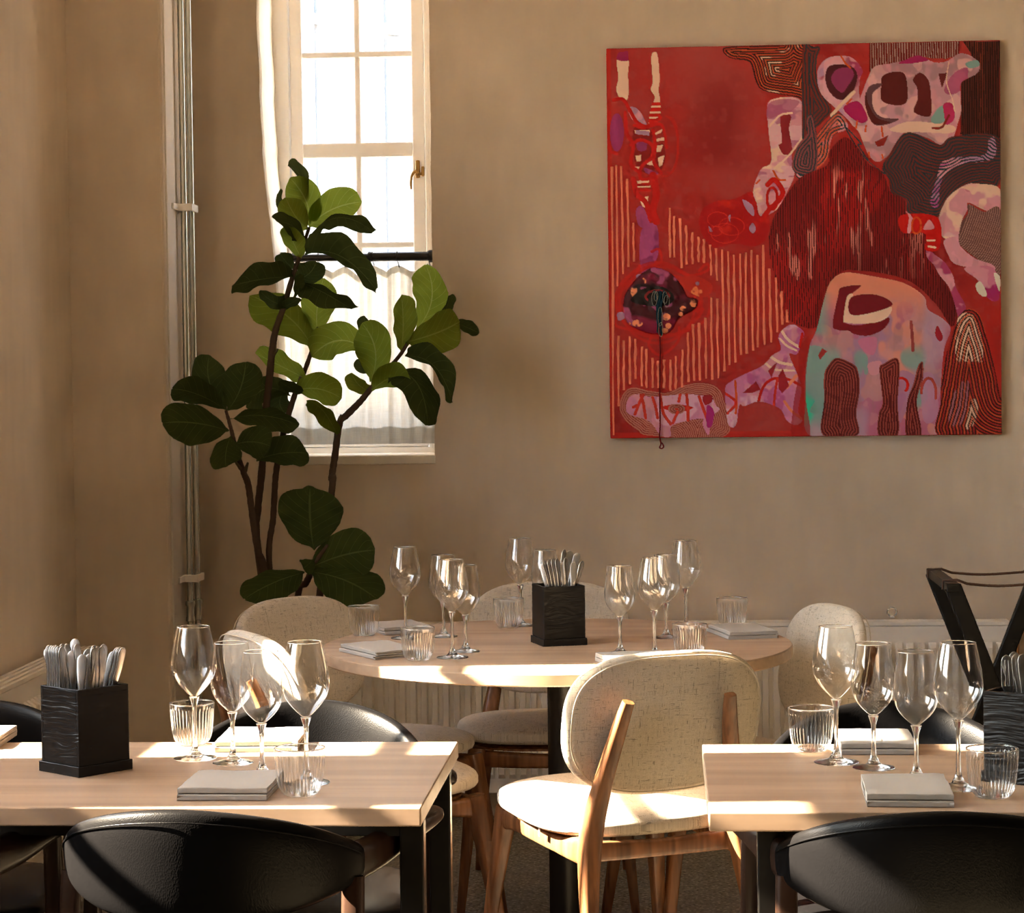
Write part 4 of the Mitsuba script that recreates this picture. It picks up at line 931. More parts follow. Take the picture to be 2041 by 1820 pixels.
armchair('black leather armchair, its back to the viewer, at the near side of the right table', 0.382, 3.41, 0, G_)
armchair('black leather armchair on the far side of the left table, behind the wine glasses', -0.665, 3.99, 180, G_)
armchair('black leather armchair on the far side of the left table, behind the cutlery box', -1.305, 4.00, 180, G_)
armchair('black leather armchair on the far side of the right table, behind the wine glasses', 0.395, 3.96, 180, G_)

# ================================================================== FOLDING TRAY STAND
st = thing('tray_stand', 'folding black wooden tray stand with brown leather cords by the back wall', 'tray stand')
SX, SXR, SY0, SY1, SZT = 0.742, 1.028, 6.00, 6.42, 0.806
def stand_leg(xt, xb, y):
    d = np.array([xb - xt, 0, -(SZT - 0.0)]); d /= np.linalg.norm(d)
    return beam([(xt, y, SZT), ((xt + xb) / 2, y, SZT / 2), (xb, y, 0.0)], [0.044] * 3, [0.022] * 3, 6, (1, 0, 0), 6)
for k, y in enumerate((SY0, SY1)):
    part(st, 'leg', P(stand_leg(SX, SX + 0.312, y + (0.024 if k else 0.0)), 'm_black_wood', smooth=40))
    part(st, 'leg', P(stand_leg(SXR, SXR - 0.312, y + (0.024 if k == 0 else 0.0) + 0.001), 'm_black_wood', smooth=40))
for x in (SX, SXR):
    part(st, 'top_rail', P(rbox(x - 0.017, x + 0.017, SY0 - 0.012, SY1 + 0.036, SZT - 0.014, SZT + 0.010, 0.003), 'm_black_wood', smooth=40))
for y in (SY0 + 0.06, SY1 - 0.02):
    pts = [(SX - 0.019, y, SZT - 0.012), (SX - 0.019, y, SZT + 0.010), (SX + 0.018, y, SZT + 0.0125), (SX + 0.045, y, SZT + 0.002), (SX + 0.13, y, SZT - 0.004), (SXR - 0.045, y, SZT + 0.002), (SXR - 0.018, y, SZT + 0.0125), (SXR + 0.019, y, SZT + 0.010), (SXR + 0.019, y, SZT - 0.012)]
    part(st, 'cord', P(tube(np.vstack([pts[:3], spline(pts[3:6], 10), pts[6:]]), 0.0034, 8), 'm_cord', smooth=60), 'brown leather cord')
part(st, 'pivot', P(tube([(0.885, SY0 - 0.014, 0.437), (0.885, SY1 + 0.04, 0.437)], 0.006, 10), 'm_black_metal', smooth=60))

# ================================================================== FIG
fig = thing('fiddle_leaf_fig', 'tall fiddle leaf fig with big dark green leaves in front of the narrow window', 'plant')
planter = thing('planter', 'dark round planter on the floor below the fiddle leaf fig', 'planter')
part(planter, 'pot', P(lathe([(0.001, 0.0), (0.120, 0.0), (0.135, 0.01), (0.165, 0.33), (0.165, 0.345), (0.150, 0.345), (0.147, 0.29), (0.001, 0.289)], 48, False).apply_translation((-1.10, 6.56, 0)), 'm_planter', smooth=40))
part(planter, 'soil', P(lathe([(0.1465, 0.2895), (0.13, 0.30), (0.001, 0.304)], 32).apply_translation((-1.10, 6.56, 0)), 'm_soil', smooth=40))
STEMS = [
    [[-1.029, 6.6, 1.807], [-1.049, 6.57, 1.733], [-1.067, 6.55, 1.675], [-1.1, 6.55, 1.573], [-1.128, 6.55, 1.49], [-1.147, 6.56, 1.356], [-1.161, 6.57, 1.252], [-1.176, 6.58, 1.095], [-1.189, 6.58, 0.986], [-1.19, 6.58, 0.865]] ,
    [[-1.016, 6.66, 1.519], [-1.028, 6.65, 1.47], [-1.047, 6.63, 1.407], [-1.083, 6.61, 1.313], [-1.117, 6.6, 1.198], [-1.137, 6.6, 1.094], [-1.147, 6.6, 0.968], [-1.16, 6.6, 0.795]] ,
    [[-0.74, 6.72, 1.504], [-0.775, 6.69, 1.44], [-0.825, 6.66, 1.378], [-0.858, 6.65, 1.341], [-0.892, 6.64, 1.3], [-0.933, 6.63, 1.259], [-0.951, 6.62, 1.238], [-0.963, 6.6, 1.145], [-0.971, 6.58, 1.078], [-0.972, 6.56, 1.011]] ,
    [[-1.255, 6.46, 1.281], [-1.24, 6.46, 1.224], [-1.228, 6.47, 1.162], [-1.21, 6.48, 1.1], [-1.201, 6.5, 1.063], [-1.193, 6.52, 0.963], [-1.183, 6.54, 0.868], [-1.167, 6.56, 0.788]] ,
    [[-0.952, 6.36, 0.901], [-0.979, 6.37, 0.865], [-1.024, 6.42, 0.79], [-1.057, 6.46, 0.73]] ,
]
END = [(-1.12, 6.575, 0.29), (-1.10, 6.59, 0.29), (-1.07, 6.57, 0.29), (-1.13, 6.55, 0.29), (-1.09, 6.53, 0.29)]
RAD = [0.0105, 0.0090, 0.0100, 0.0095, 0.0095]
for pts, e, r0 in zip(STEMS, END, RAD):
    path = spline(np.vstack([pts, [e]]), 70)
    k = np.linspace(0, 1, 70)
    rr = r0 * (0.45 + 0.55 * np.clip(k * 2.2, 0, 1)) * (1 + 0.10 * np.sign(np.sin(k * 190)) * 0.5)
    part(fig, 'stem', P(tube(path, rr, 9), 'm_stem', smooth=50))
LEAVES = np.array([
    [-1.031, 6.600, 1.812, -1.037, 6.610, 1.881, -1.086, 6.620, 1.954, 0.086],
    [-1.047, 6.640, 1.862, -1.056, 6.670, 1.948, -1.103, 6.700, 1.995, 0.031],
    [-1.028, 6.580, 1.801, -1.058, 6.540, 1.835, -1.079, 6.500, 1.887, 0.072],
    [-1.077, 6.620, 1.804, -1.122, 6.660, 1.865, -1.137, 6.700, 1.915, 0.031],
    [-1.031, 6.600, 1.807, -0.967, 6.630, 1.860, -0.882, 6.660, 1.883, 0.086],
    [-1.023, 6.560, 1.779, -0.929, 6.510, 1.828, -0.824, 6.460, 1.782, 0.041],
    [-1.031, 6.560, 1.768, -1.062, 6.500, 1.806, -1.098, 6.440, 1.816, 0.046],
    [-1.047, 6.560, 1.717, -1.061, 6.520, 1.756, -1.074, 6.480, 1.803, 0.059],
    [-1.037, 6.560, 1.730, -0.921, 6.480, 1.716, -0.811, 6.400, 1.616, 0.066],
    [-1.069, 6.560, 1.686, -1.087, 6.530, 1.706, -1.097, 6.500, 1.727, 0.046],
    [-1.066, 6.540, 1.654, -1.018, 6.500, 1.667, -0.988, 6.460, 1.701, 0.061],
    [-1.068, 6.540, 1.662, -1.133, 6.450, 1.654, -1.212, 6.360, 1.632, 0.048],
    [-1.066, 6.540, 1.660, -1.050, 6.490, 1.637, -1.037, 6.440, 1.611, 0.051],
    [-1.054, 6.530, 1.651, -0.970, 6.455, 1.614, -0.878, 6.380, 1.562, 0.043],
    [-1.029, 6.620, 1.460, -1.101, 6.650, 1.549, -1.219, 6.680, 1.616, 0.091],
    [-1.089, 6.550, 1.598, -1.114, 6.510, 1.587, -1.154, 6.470, 1.621, 0.036],
    [-1.121, 6.550, 1.568, -1.085, 6.525, 1.579, -1.044, 6.500, 1.600, 0.020],
    [-1.019, 6.660, 1.504, -1.022, 6.690, 1.581, -1.007, 6.720, 1.665, 0.095],
    [-0.860, 6.620, 1.357, -0.839, 6.590, 1.446, -0.873, 6.560, 1.527, 0.091],
    [-0.861, 6.660, 1.436, -0.946, 6.630, 1.479, -1.027, 6.600, 1.432, 0.086],
    [-0.863, 6.680, 1.478, -0.878, 6.700, 1.510, -0.888, 6.720, 1.552, 0.032],
    [-0.864, 6.660, 1.386, -0.889, 6.670, 1.402, -0.905, 6.680, 1.424, 0.037],
    [-0.855, 6.620, 1.331, -0.794, 6.580, 1.367, -0.732, 6.540, 1.364, 0.067],
    [-0.809, 6.620, 1.383, -0.717, 6.540, 1.356, -0.675, 6.460, 1.231, 0.062],
    [-0.860, 6.660, 1.328, -0.901, 6.690, 1.347, -0.927, 6.720, 1.384, 0.039],
    [-0.776, 6.700, 1.443, -0.772, 6.720, 1.525, -0.778, 6.740, 1.613, 0.069],
    [-0.737, 6.740, 1.509, -0.692, 6.780, 1.600, -0.713, 6.820, 1.705, 0.080],
    [-0.762, 6.680, 1.472, -0.667, 6.630, 1.496, -0.591, 6.580, 1.528, 0.107],
    [-0.623, 6.720, 1.529, -0.585, 6.710, 1.515, -0.546, 6.700, 1.496, 0.034],
    [-0.665, 6.780, 1.546, -0.649, 6.810, 1.579, -0.646, 6.840, 1.613, 0.032],
    [-0.763, 6.680, 1.430, -0.672, 6.610, 1.402, -0.613, 6.540, 1.298, 0.060],
    [-1.033, 6.600, 1.362, -1.106, 6.630, 1.397, -1.204, 6.660, 1.445, 0.060],
    [-1.077, 6.580, 1.331, -1.005, 6.550, 1.339, -0.930, 6.520, 1.310, 0.080],
    [-1.044, 6.600, 1.305, -0.991, 6.560, 1.276, -0.946, 6.520, 1.207, 0.028],
    [-1.098, 6.640, 1.318, -1.179, 6.680, 1.340, -1.241, 6.720, 1.282, 0.073],
    [-1.046, 6.580, 1.328, -1.079, 6.560, 1.339, -1.113, 6.540, 1.362, 0.031],
    [-1.108, 6.640, 1.339, -1.135, 6.670, 1.302, -1.124, 6.700, 1.267, 0.058],
    [-1.250, 6.460, 1.278, -1.294, 6.430, 1.358, -1.287, 6.400, 1.438, 0.096],
    [-1.248, 6.450, 1.281, -1.202, 6.405, 1.342, -1.177, 6.360, 1.417, 0.093],
    [-1.260, 6.460, 1.286, -1.327, 6.410, 1.328, -1.387, 6.360, 1.344, 0.075],
    [-1.244, 6.440, 1.222, -1.325, 6.370, 1.247, -1.403, 6.300, 1.250, 0.102],
    [-1.243, 6.460, 1.255, -1.152, 6.490, 1.264, -1.055, 6.520, 1.234, 0.048],
    [-1.237, 6.440, 1.209, -1.242, 6.385, 1.165, -1.232, 6.330, 1.123, 0.083],
    [-1.223, 6.420, 1.184, -1.164, 6.380, 1.192, -1.107, 6.340, 1.180, 0.085],
    [-1.173, 6.480, 1.136, -1.093, 6.440, 1.157, -1.010, 6.400, 1.157, 0.081],
    [-0.992, 6.360, 0.886, -0.995, 6.320, 0.975, -0.987, 6.280, 1.064, 0.164],
    [-1.007, 6.380, 0.834, -0.909, 6.340, 0.872, -0.812, 6.300, 0.889, 0.124],
    [-1.004, 6.360, 0.825, -0.894, 6.300, 0.805, -0.800, 6.240, 0.758, 0.091],
    [-1.019, 6.360, 0.823, -1.094, 6.290, 0.802, -1.165, 6.220, 0.764, 0.081],
    [-0.995, 6.360, 0.861, -1.004, 6.330, 0.848, -1.014, 6.300, 0.841, 0.045],
    [-1.010, 6.420, 1.029, -1.018, 6.440, 1.046, -1.022, 6.460, 1.063, 0.040],
])
NU, NV = 20, 11
SHADED = {1, 3, 5, 6, 8, 9, 10, 11, 12, 13, 15, 16, 20, 21, 23, 28, 29, 30, 34, 35, 36, *range(37, 51)}   # leaves that look shaded; shade put into a darker, less translucent material
LT = np.linspace(0, 1, NU); LV = np.linspace(-1, 1, NV)
LPROF = np.interp(LT, [0, .05, .12, .25, .42, .58, .70, .82, .91, .965, 1], [0.02, 0.10, 0.42, 0.70, 0.90, 1.0, 1.0, 0.90, 0.68, 0.42, 0.06])
NB = np.array([0.0, -1.0, 0.0])
for n_, row in enumerate(LEAVES):
    b, m_, t_, wa = row[0:3], row[3:6], row[6:9], row[9]
    ctl = 2 * m_ - (b + t_) / 2
    mid = (1 - LT)[:, None] ** 2 * b + 2 * (LT * (1 - LT))[:, None] * ctl + LT[:, None] ** 2 * t_
    ln = np.linalg.norm(np.diff(mid, axis=0), axis=1).sum()
    wa = wa * 1.12
    wt = max(wa, 0.62 * ln)
    ph = math.acos(min(1.0, wa / wt)) * (1 if n_ % 2 else -1) * 0.96
    tan = np.gradient(mid, axis=0); tan /= np.linalg.norm(tan, axis=1, keepdims=True)
    verts = []
    r2 = np.random.default_rng(100 + n_)
    p1, p2 = r2.uniform(0, 6.28, 2)
    for i in range(NU):
        s0 = np.cross(tan[i], NB); s0 /= max(np.linalg.norm(s0), 1e-6)
        nn = np.cross(s0, tan[i])
        s1 = math.cos(ph) * s0 + math.sin(ph) * nn
        n1 = np.cross(s1, tan[i])
        w = wt / 2 * LPROF[i]
        lift = 0.16 * np.abs(LV) ** 1.3 * w + 0.020 * wt / 0.1 * 0.17 * np.abs(LV) ** 2 * np.sin(LT[i] * 17 + np.where(LV > 0, p1, p2))
        verts.append(mid[i] + np.outer(LV * w, s1) - np.outer(lift, n1))
    V = np.array(verts).reshape(-1, 3)
    ii, jj = np.meshgrid(np.arange(NU - 1), np.arange(NV - 1), indexing='ij')
    q = np.stack([ii * NV + jj, (ii + 1) * NV + jj, (ii + 1) * NV + jj + 1, ii * NV + jj + 1], -1).reshape(-1, 4)
    uvl = np.stack([np.repeat(LT, NV), np.tile(LV, NU)], 1)
    part(fig, 'leaf', P(tm(V, q), 'm_shaded_leaf' if n_ in SHADED else 'm_leaf', smooth=True, uv=uvl))
for a, b in (((-1.137, 6.56, 1.43), (-1.116, 6.54, 1.455)), ((-0.955, 6.62, 1.235), (-0.945, 6.61, 1.262)), ((-1.216, 6.47, 1.112), (-1.232, 6.46, 1.135)), ((-1.206, 6.48, 1.105), (-1.196, 6.47, 1.13))):
    part(fig, 'leaf_scar', P(tube([a, b], [0.006, 0.003], 7), 'm_twig', smooth=50))

# ================================================================== CUTLERY BOXES AND CUTLERY
def cutlery_box(label, cx, cy, deg):
    c = thing('cutlery_box', label, 'cutlery box', 'black wooden cutlery boxes')
    M = place(cx, cy, ZT, deg)
    h, w, tk = 0.139, 0.050, 0.006
    part(c, 'plinth', P(rbox(-0.0535, 0.0535, -0.0535, 0.0535, 0, 0.0165, 0.0012), 'm_black_wood', smooth=30), M=M)
    for x0, x1, y0, y1 in ((-w, w, -w, -w + tk), (-w, w, w - tk, w), (-w, -w + tk, -w + tk, w - tk), (w - tk, w, -w + tk, w - tk)):
        part(c, 'side', P(rbox(x0, x1, y0, y1, 0.0165, h, 0.0008), 'm_black_wood', smooth=30), M=M)
    part(c, 'divider', P(rbox(-w + tk, w - tk, -0.002, 0.002, 0.0165, h - 0.006, 0.0006), 'm_black_wood', smooth=30), M=M)
    return c
cutlery_box('black wooden box full of cutlery at the left end of the left table', -0.943, 3.6245, 51)
cutlery_box('black wooden box of cutlery in the middle of the round table', -0.256, 5.340, 19.4)
cutlery_box('black wooden box of forks and spoons on the right table, cut by the picture edge', 0.550, 3.537, -33)
def utensil(kind):
    """Along +z from the bottom (0) to the tip of the handle; kind 0 a knife, 1 a spoon handle, 2 a fork standing on its handle."""
    if kind == 2:
        L = 0.165
        ks = np.array([0, .05, .3, .6, .70, .76]); ws = np.array([.012, .016, .009, .006, .014, .022]); ts = np.array([.003, .003, .003, .004, .003, .0022])
        k = np.linspace(0, .76, 24); a = np.linspace(0, 2 * np.pi, 14, endpoint=False)
        r_ = []
        for q_ in k:
            u, v = sup(a, np.interp(q_, ks, ws) / 2, np.interp(q_, ks, ts) / 2, 2.6); r_.append(np.stack([u, v, np.full(14, q_ * L)], 1))
        ms = [loft(r_)]
        for x in (-0.009, -0.003, 0.003, 0.009):
            ms.append(beam([(x, 0, 0.755 * L), (x, 0.001, 0.88 * L), (x * 0.9, 0.003, L)], [0.0034, 0.003, 0.0014], [0.0022, 0.002, 0.001], 8))
        return cat(ms), L
    L = 0.185 if kind == 0 else 0.175
    if kind == 0:
        ks, ws, ts = [0, .08, .4, .52, .6, .8, .95, 1], [.004, .016, .018, .011, .010, .015, .018, .008], [.001, .0012, .002, .004, .0045, .005, .0045, .003]
    else:
        ks, ws, ts = [0, .08, .16, .26, .34, .6, .85, .96, 1], [.010, .030, .034, .022, .008, .008, .017, .018, .006], [.002, .003, .0035, .003, .004, .0035, .0028, .0026, .0016]
    k = np.concatenate([np.linspace(0, 0.93, 26), np.linspace(0.945, 1.0, 7)]); a = np.linspace(0, 2 * np.pi, 14, endpoint=False)
    r_ = []
    for q_ in k:
        e = 1.0 if q_ < 0.93 else math.sqrt(max(0.02, 1 - ((q_ - 0.93) / 0.07) ** 2))
        u, v = sup(a, np.interp(q_, ks[:-1] + [1.001], ws[:-1] + [ws[-2]]) / 2 * e, np.interp(q_, ks, ts) / 2, 2.4)
        bow = 0.004 * math.sin(q_ * 3.1) + (0.010 * max(0, q_ - 0.75) / 0.25 if kind == 1 else 0.004 * max(0, q_ - .8) / .2)
        r_.append(np.stack([u, v + bow, np.full(14, q_ * L)], 1))
    return loft(r_), L
UT = {}
for k in (0, 1, 2):
    m_, L_ = utensil(k)
    UT[k] = (P(m_, 'm_steel', smooth=50), L_)
def stand_cutlery(rows, bunches, centre, deg, where, turn, spots=None):
    cth, sth = math.cos(math.radians(deg)), math.sin(math.radians(deg))
    def clampbox(p, lim):
        dx, dy = p[0] - centre[0], p[1] - centre[1]
        lx, ly = np.clip(cth * dx + sth * dy, -lim, lim), np.clip(-sth * dx + cth * dy, -lim, lim)
        if abs(ly) < 0.006:
            ly = 0.006 if ly >= 0 else -0.006
        return np.array([centre[0] + cth * lx - sth * ly, centre[1] + sth * lx + cth * ly, p[2]])
    i = 0
    for bunch, n in bunches:
        mine = sorted(range(i, i + n), key=lambda q: rows[q][0])
        for r_ in range(i, i + n):
            tx, ty, tz, ex, kind = rows[r_]
            tip = np.array([tx, ty, tz])
            sh, L_ = UT[kind]
            rim = clampbox((ex, ty, ZT + 0.139), 0.0395)
            if spots is not None:                       # its place in the mouth of the box
                a_, b_ = spots[r_]
                rim = np.array([centre[0] + cth * a_ - sth * b_, centre[1] + sth * a_ + cth * b_, ZT + 0.139])
                tip = np.array([tx + 0.6 * (rim[0] - ex), rim[1] + 0.003, tz])
            bot = rim - (tip - rim) * (0.117 / (tip[2] - rim[2]))
            bot = clampbox((*(0.75 * bot[:2] + 0.25 * rim[:2]), ZT + 0.0195), 0.0395)
            d = rim - bot; d /= np.linalg.norm(d)
            tip = bot + d * ((tz - bot[2]) / d[2])
            o = tip - d * L_
            if o[2] < ZT + 0.0185:                      # rests on the floor of the box
                o = o + d * ((ZT + 0.0185 - o[2]) / d[2])
            yawd = math.radians((turn if kind == 0 else (4 if kind == 1 else 8)) + (r_ * 37 % 11 - 5))
            ax = np.array([math.cos(yawd), math.sin(yawd), 0]); ax -= d * (ax @ d); ax /= np.linalg.norm(ax)
            ay = np.cross(d, ax)
            Mx = np.eye(4); Mx[:3, 0], Mx[:3, 1], Mx[:3, 2], Mx[:3, 3] = ax, ay, d, o
            nm, lab = (('table_knife', 'steel knife handle'), ('spoon', 'steel spoon handle'), ('fork', 'steel fork, tines up'))[kind]
            which = f'{lab}, {ORD[mine.index(r_)]} from left in the {bunch} bunch, {where}' if n > 1 else f'{lab} in the {bunch}, {where}'
            key = thing(nm, which, ('knife', 'spoon', 'fork')[kind], 'cutlery in the ' + where)
            scene[key] = {**sh, 'to_world': mi.ScalarTransform4f(Mx.tolist())}
        i += n
stand_cutlery([
    (-0.991, 3.600, 0.933, -0.987, 0),
    (-0.984, 3.600, 0.933, -0.984, 0),
    (-0.979, 3.600, 0.930, -0.978, 0),
    (-0.975, 3.600, 0.930, -0.972, 0),
    (-0.970, 3.600, 0.931, -0.967, 0),
    (-0.960, 3.600, 0.934, -0.959, 0),
    (-0.997, 3.655, 0.934, -0.970, 0),
    (-0.990, 3.655, 0.935, -0.967, 0),
    (-0.985, 3.655, 0.942, -0.964, 0),
    (-0.977, 3.655, 0.943, -0.962, 0),
    (-0.971, 3.655, 0.942, -0.959, 0),
    (-0.961, 3.655, 0.949, -0.949, 1),
    (-0.936, 3.585, 0.905, -0.937, 1),
    (-0.926, 3.585, 0.905, -0.927, 1),
    (-0.916, 3.585, 0.904, -0.917, 0),
    (-0.911, 3.585, 0.905, -0.911, 0),
    (-0.905, 3.585, 0.902, -0.904, 0),
    (-0.949, 3.630, 0.920, -0.934, 1),
    (-0.935, 3.630, 0.926, -0.919, 0),
    (-0.927, 3.630, 0.926, -0.916, 1),
    (-0.912, 3.640, 0.929, -0.911, 0),
    (-0.907, 3.640, 0.928, -0.902, 1),
    (-0.898, 3.640, 0.925, -0.896, 0),
    (-0.885, 3.655, 0.929, -0.897, 1),
    (-0.877, 3.655, 0.929, -0.891, 0),
    (-0.873, 3.655, 0.928, -0.886, 0),
    (-0.869, 3.655, 0.927, -0.882, 0),
], (('front left', 6), ('tall rear left', 6), ('short front', 5), ('middle', 3), ('right of middle', 3), ('far right', 4)), (-0.943, 3.6245), 51, 'left table box', 62,
    [(-0.037, v) for v in (0.038, 0.0315, 0.025, 0.0185, 0.012, 0.0055)] + [(u, 0.036) for u in (-0.027, -0.0195, -0.012, -0.0045, 0.003, 0.0105)] + [(u, -0.037) for u in (-0.034, -0.020, -0.009, -0.001, 0.007)] + [(-0.012, 0.016), (0.004, 0.016), (0.018, 0.014)] + [(0.006, -0.016), (0.016, -0.014), (0.026, -0.012)] + [(0.037, v) for v in (-0.008, -0.018, -0.0265, -0.035)])
stand_cutlery([
    (-0.312, 5.330, 0.932, -0.308, 1),
    (-0.301, 5.330, 0.931, -0.294, 0),
    (-0.286, 5.320, 0.934, -0.282, 0),
    (-0.275, 5.320, 0.933, -0.273, 0),
    (-0.264, 5.330, 0.931, -0.264, 0),
    (-0.253, 5.340, 0.929, -0.256, 1),
    (-0.242, 5.350, 0.926, -0.247, 0),
    (-0.222, 5.380, 0.958, -0.239, 0),
    (-0.212, 5.380, 0.955, -0.230, 1),
    (-0.192, 5.380, 0.950, -0.213, 1),
    (-0.218, 5.320, 0.907, -0.220, 1),
    (-0.197, 5.330, 0.904, -0.205, 0),
], (('left', 7), ('tall right', 3), ('short right', 2)), (-0.256, 5.340), 19.4, 'round table box', 55,
    [(u, -0.030) for u in (-0.036, -0.027, -0.019, -0.011, -0.003, 0.006)] + [(0.014, -0.028), (0.010, 0.026), (0.021, 0.024), (0.034, 0.022), (0.026, -0.034), (0.037, -0.026)])
stand_cutlery([
    (0.533, 3.560, 0.931, 0.538, 1),
    (0.519, 3.540, 0.921, 0.529, 1),
    (0.536, 3.540, 0.924, 0.541, 1),
    (0.544, 3.530, 0.916, 0.545, 1),
    (0.521, 3.540, 0.897, 0.522, 2),
], (('rear', 4), ('front', 1)), (0.550, 3.537), -33, 'right table box', 20)

# ================================================================== GLASSES
def prof_spline(p, n):
    return [tuple(q) for q in spline(np.array(p, float), n)]
def wine_glass(H, bowl, zb, foot_r):
    b = lathe(prof_spline(bowl, 44), 72, False)
    rim_r, rim_z = bowl[-1]
    rim = tube([(rim_r * math.cos(t), rim_r * math.sin(t), rim_z) for t in np.linspace(0, 2 * math.pi, 65)], 0.0006, 6, False)
    stem = lathe(prof_spline([(0.0085, 0.0118), (0.0050, 0.020), (0.0036, 0.034), (0.0034, zb - 0.035), (0.0040, zb - 0.016), (0.0068, zb - 0.005), (0.0086, zb)], 30), 24)
    foot = lathe([(foot_r - 0.001, 0.0), (foot_r, 0.0007), (foot_r - 0.001, 0.0015)] + prof_spline([(foot_r - 0.004, 0.0018), (foot_r * 0.6, 0.0036), (foot_r * 0.35, 0.0070), (0.0088, 0.0115)], 16), 64)
    return [('bowl', P(b, 'm_thin_glass', smooth=True)), ('rim', P(rim, 'm_glass', smooth=True)), ('stem', P(stem, 'm_glass', smooth=True)), ('foot', P(foot, 'm_glass', smooth=50))]
TALL = wine_glass(0.220, [(0.0005, 0.1035), (0.0060, 0.1045), (0.0150, 0.1125), (0.0262, 0.1250), (0.0335, 0.1370), (0.0375, 0.1510), (0.0368, 0.1680), (0.0335, 0.1890), (0.0296, 0.2080), (0.0268, 0.2200)], 0.1028, 0.036)
SMALL = wine_glass(0.198, [(0.0005, 0.0845), (0.0060, 0.0852), (0.0145, 0.0920), (0.0245, 0.1025), (0.0312, 0.1140), (0.0342, 0.1270), (0.0343, 0.1420), (0.0325, 0.1600), (0.0298, 0.1800), (0.0276, 0.1980)], 0.0838, 0.0335)
def tumbler():
    ang = np.linspace(0, 2 * np.pi, 36 * 6, endpoint=False)
    prof = prof_spline([(0.0225, 0.0006), (0.0262, 0.003), (0.0305, 0.010), (0.0338, 0.022), (0.0358, 0.040), (0.0372, 0.058), (0.0380, 0.0645)], 30)
    rings = []
    for r_, z in prof:
        am_ = 0.0009 * min(1, max(0, (z - 0.004) / 0.006)) * min(1, max(0, (0.0655 - z) / 0.004))
        rr = r_ + am_ * np.cos(ang * 36)
        rings.append(np.stack([rr * np.cos(ang), rr * np.sin(ang), 0 * ang + z], 1))
    for r_, z in ((0.0383, 0.0675), (0.0385, 0.0715)):
        rings.append(np.stack([r_ * np.cos(ang), r_ * np.sin(ang), 0 * ang + z], 1))
    outer = loft(rings, False)
    inner = lathe([(0.0005, 0.0095), (0.020, 0.0095)] + prof_spline([(0.0250, 0.0105), (0.0300, 0.018), (0.0328, 0.030), (0.0345, 0.048), (0.0360, 0.0640), (0.0368, 0.0715)], 22), 72, False)
    rim = tube([(0.0377 * math.cos(t), 0.0377 * math.sin(t), 0.0718) for t in np.linspace(0, 2 * math.pi, 73)], 0.0011, 8, False)
    base = lathe([(0.0222, 0.0004), (0.0235, 0.0016), (0.0242, 0.0045), (0.0225, 0.0080), (0.0008, 0.0086)], 48)
    return [('wall', P(outer, 'm_thin_glass', smooth=True)), ('rim', P(rim, 'm_glass', smooth=True)), ('base', P(base, 'm_glass', smooth=50))]
TUMB = tumbler()
def put(kind, name, label, cat_, group, x, y, deg=0):
    k = thing(name, label, cat_, group)
    M = place(x, y, ZT + 0.0004, deg)
    for n_, sh in kind:
        part(k, n_, sh, M=M)
WL, WR_, WO = 'wine glasses on the left table', 'wine glasses on the right table', 'wine glasses on the round table'
for kind, x, y, lab, g in (
        (TALL, -0.786, 3.732, 'tall wine glass leftmost in the left table group, in front of a tumbler', WL),
        (SMALL, -0.714, 3.688, 'smaller wine glass second from left in the left table group', WL),
        (SMALL, -0.644, 3.566, 'smaller wine glass third from left, just behind the grey napkin on the left table', WL),
        (TALL, -0.563, 3.504, 'tall wine glass rightmost in the left table group, behind a ribbed tumbler', WL),
        (TALL, 0.269, 3.689, 'tall wine glass leftmost on the right table, beside a ribbed tumbler', WR_),
        (SMALL, 0.324, 3.637, 'smaller wine glass second from left on the right table', WR_),
        (SMALL, 0.380, 3.534, 'smaller wine glass third from left on the right table, behind the napkin', WR_),
        (TALL, 0.435, 3.461, 'tall wine glass rightmost on the right table, in front of the tray stand', WR_),
        (TALL, -0.631, 5.460, 'tall wine glass leftmost on the round table, against the dark wall', WO),
        (SMALL, -0.542, 5.489, 'smaller wine glass second from left on the round table, partly hidden', WO),
        (TALL, -0.482, 5.075, 'tall wine glass at the front left of the round table', WO),
        (SMALL, -0.462, 5.186, 'smaller wine glass behind the tall one at the front left of the round table', WO),
        (TALL, -0.370, 5.724, 'tall wine glass at the far side of the round table, left of the cutlery box', WO),
        (SMALL, -0.301, 5.620, 'smaller wine glass mostly hidden behind the cutlery box on the round table', WO),
        (SMALL, -0.108, 5.137, 'smaller wine glass first to the right of the round table cutlery box', WO),
        (TALL, -0.030, 5.084, 'tall wine glass second right of the round table box, its foot behind a napkin', WO),
        (SMALL, -0.004, 5.447, 'smaller wine glass half hidden behind the tall ones right of the cutlery box', WO),
        (TALL, 0.044, 5.606, 'tall wine glass rightmost on the round table, against the wall', WO)):
    put(kind, 'wine_glass', lab, 'wine glass', g, x, y, (x * 977) % 360)
for x, y, lab in (
        (-0.821, 3.877, 'ribbed glass tumbler at the back of the left table, behind the tall wine glass'),
        (-0.557, 3.402, 'ribbed glass tumbler beside the grey napkin at the front of the left table'),
        (0.236, 3.802, 'ribbed glass tumbler at the back left of the right table'),
        (0.475, 3.387, 'ribbed glass tumbler at the front of the right table, near the picture edge'),
        (-0.555, 5.033, 'ribbed glass tumbler at the front left edge of the round table'),
        (-0.740, 5.518, 'ribbed glass tumbler at the left edge of the round table, in front of the fig'),
        (-0.398, 5.690, 'ribbed glass tumbler at the far side of the round table, behind a wine glass stem'),
        (0.048, 5.086, 'ribbed glass tumbler just behind the sunlit chair back on the round table'),
        (0.159, 5.668, 'ribbed glass tumbler at the right back of the round table, beside a folded napkin')):
    put(TUMB, 'tumbler', lab, 'tumbler', 'ribbed tumblers', x, y, (x * 500) % 10)

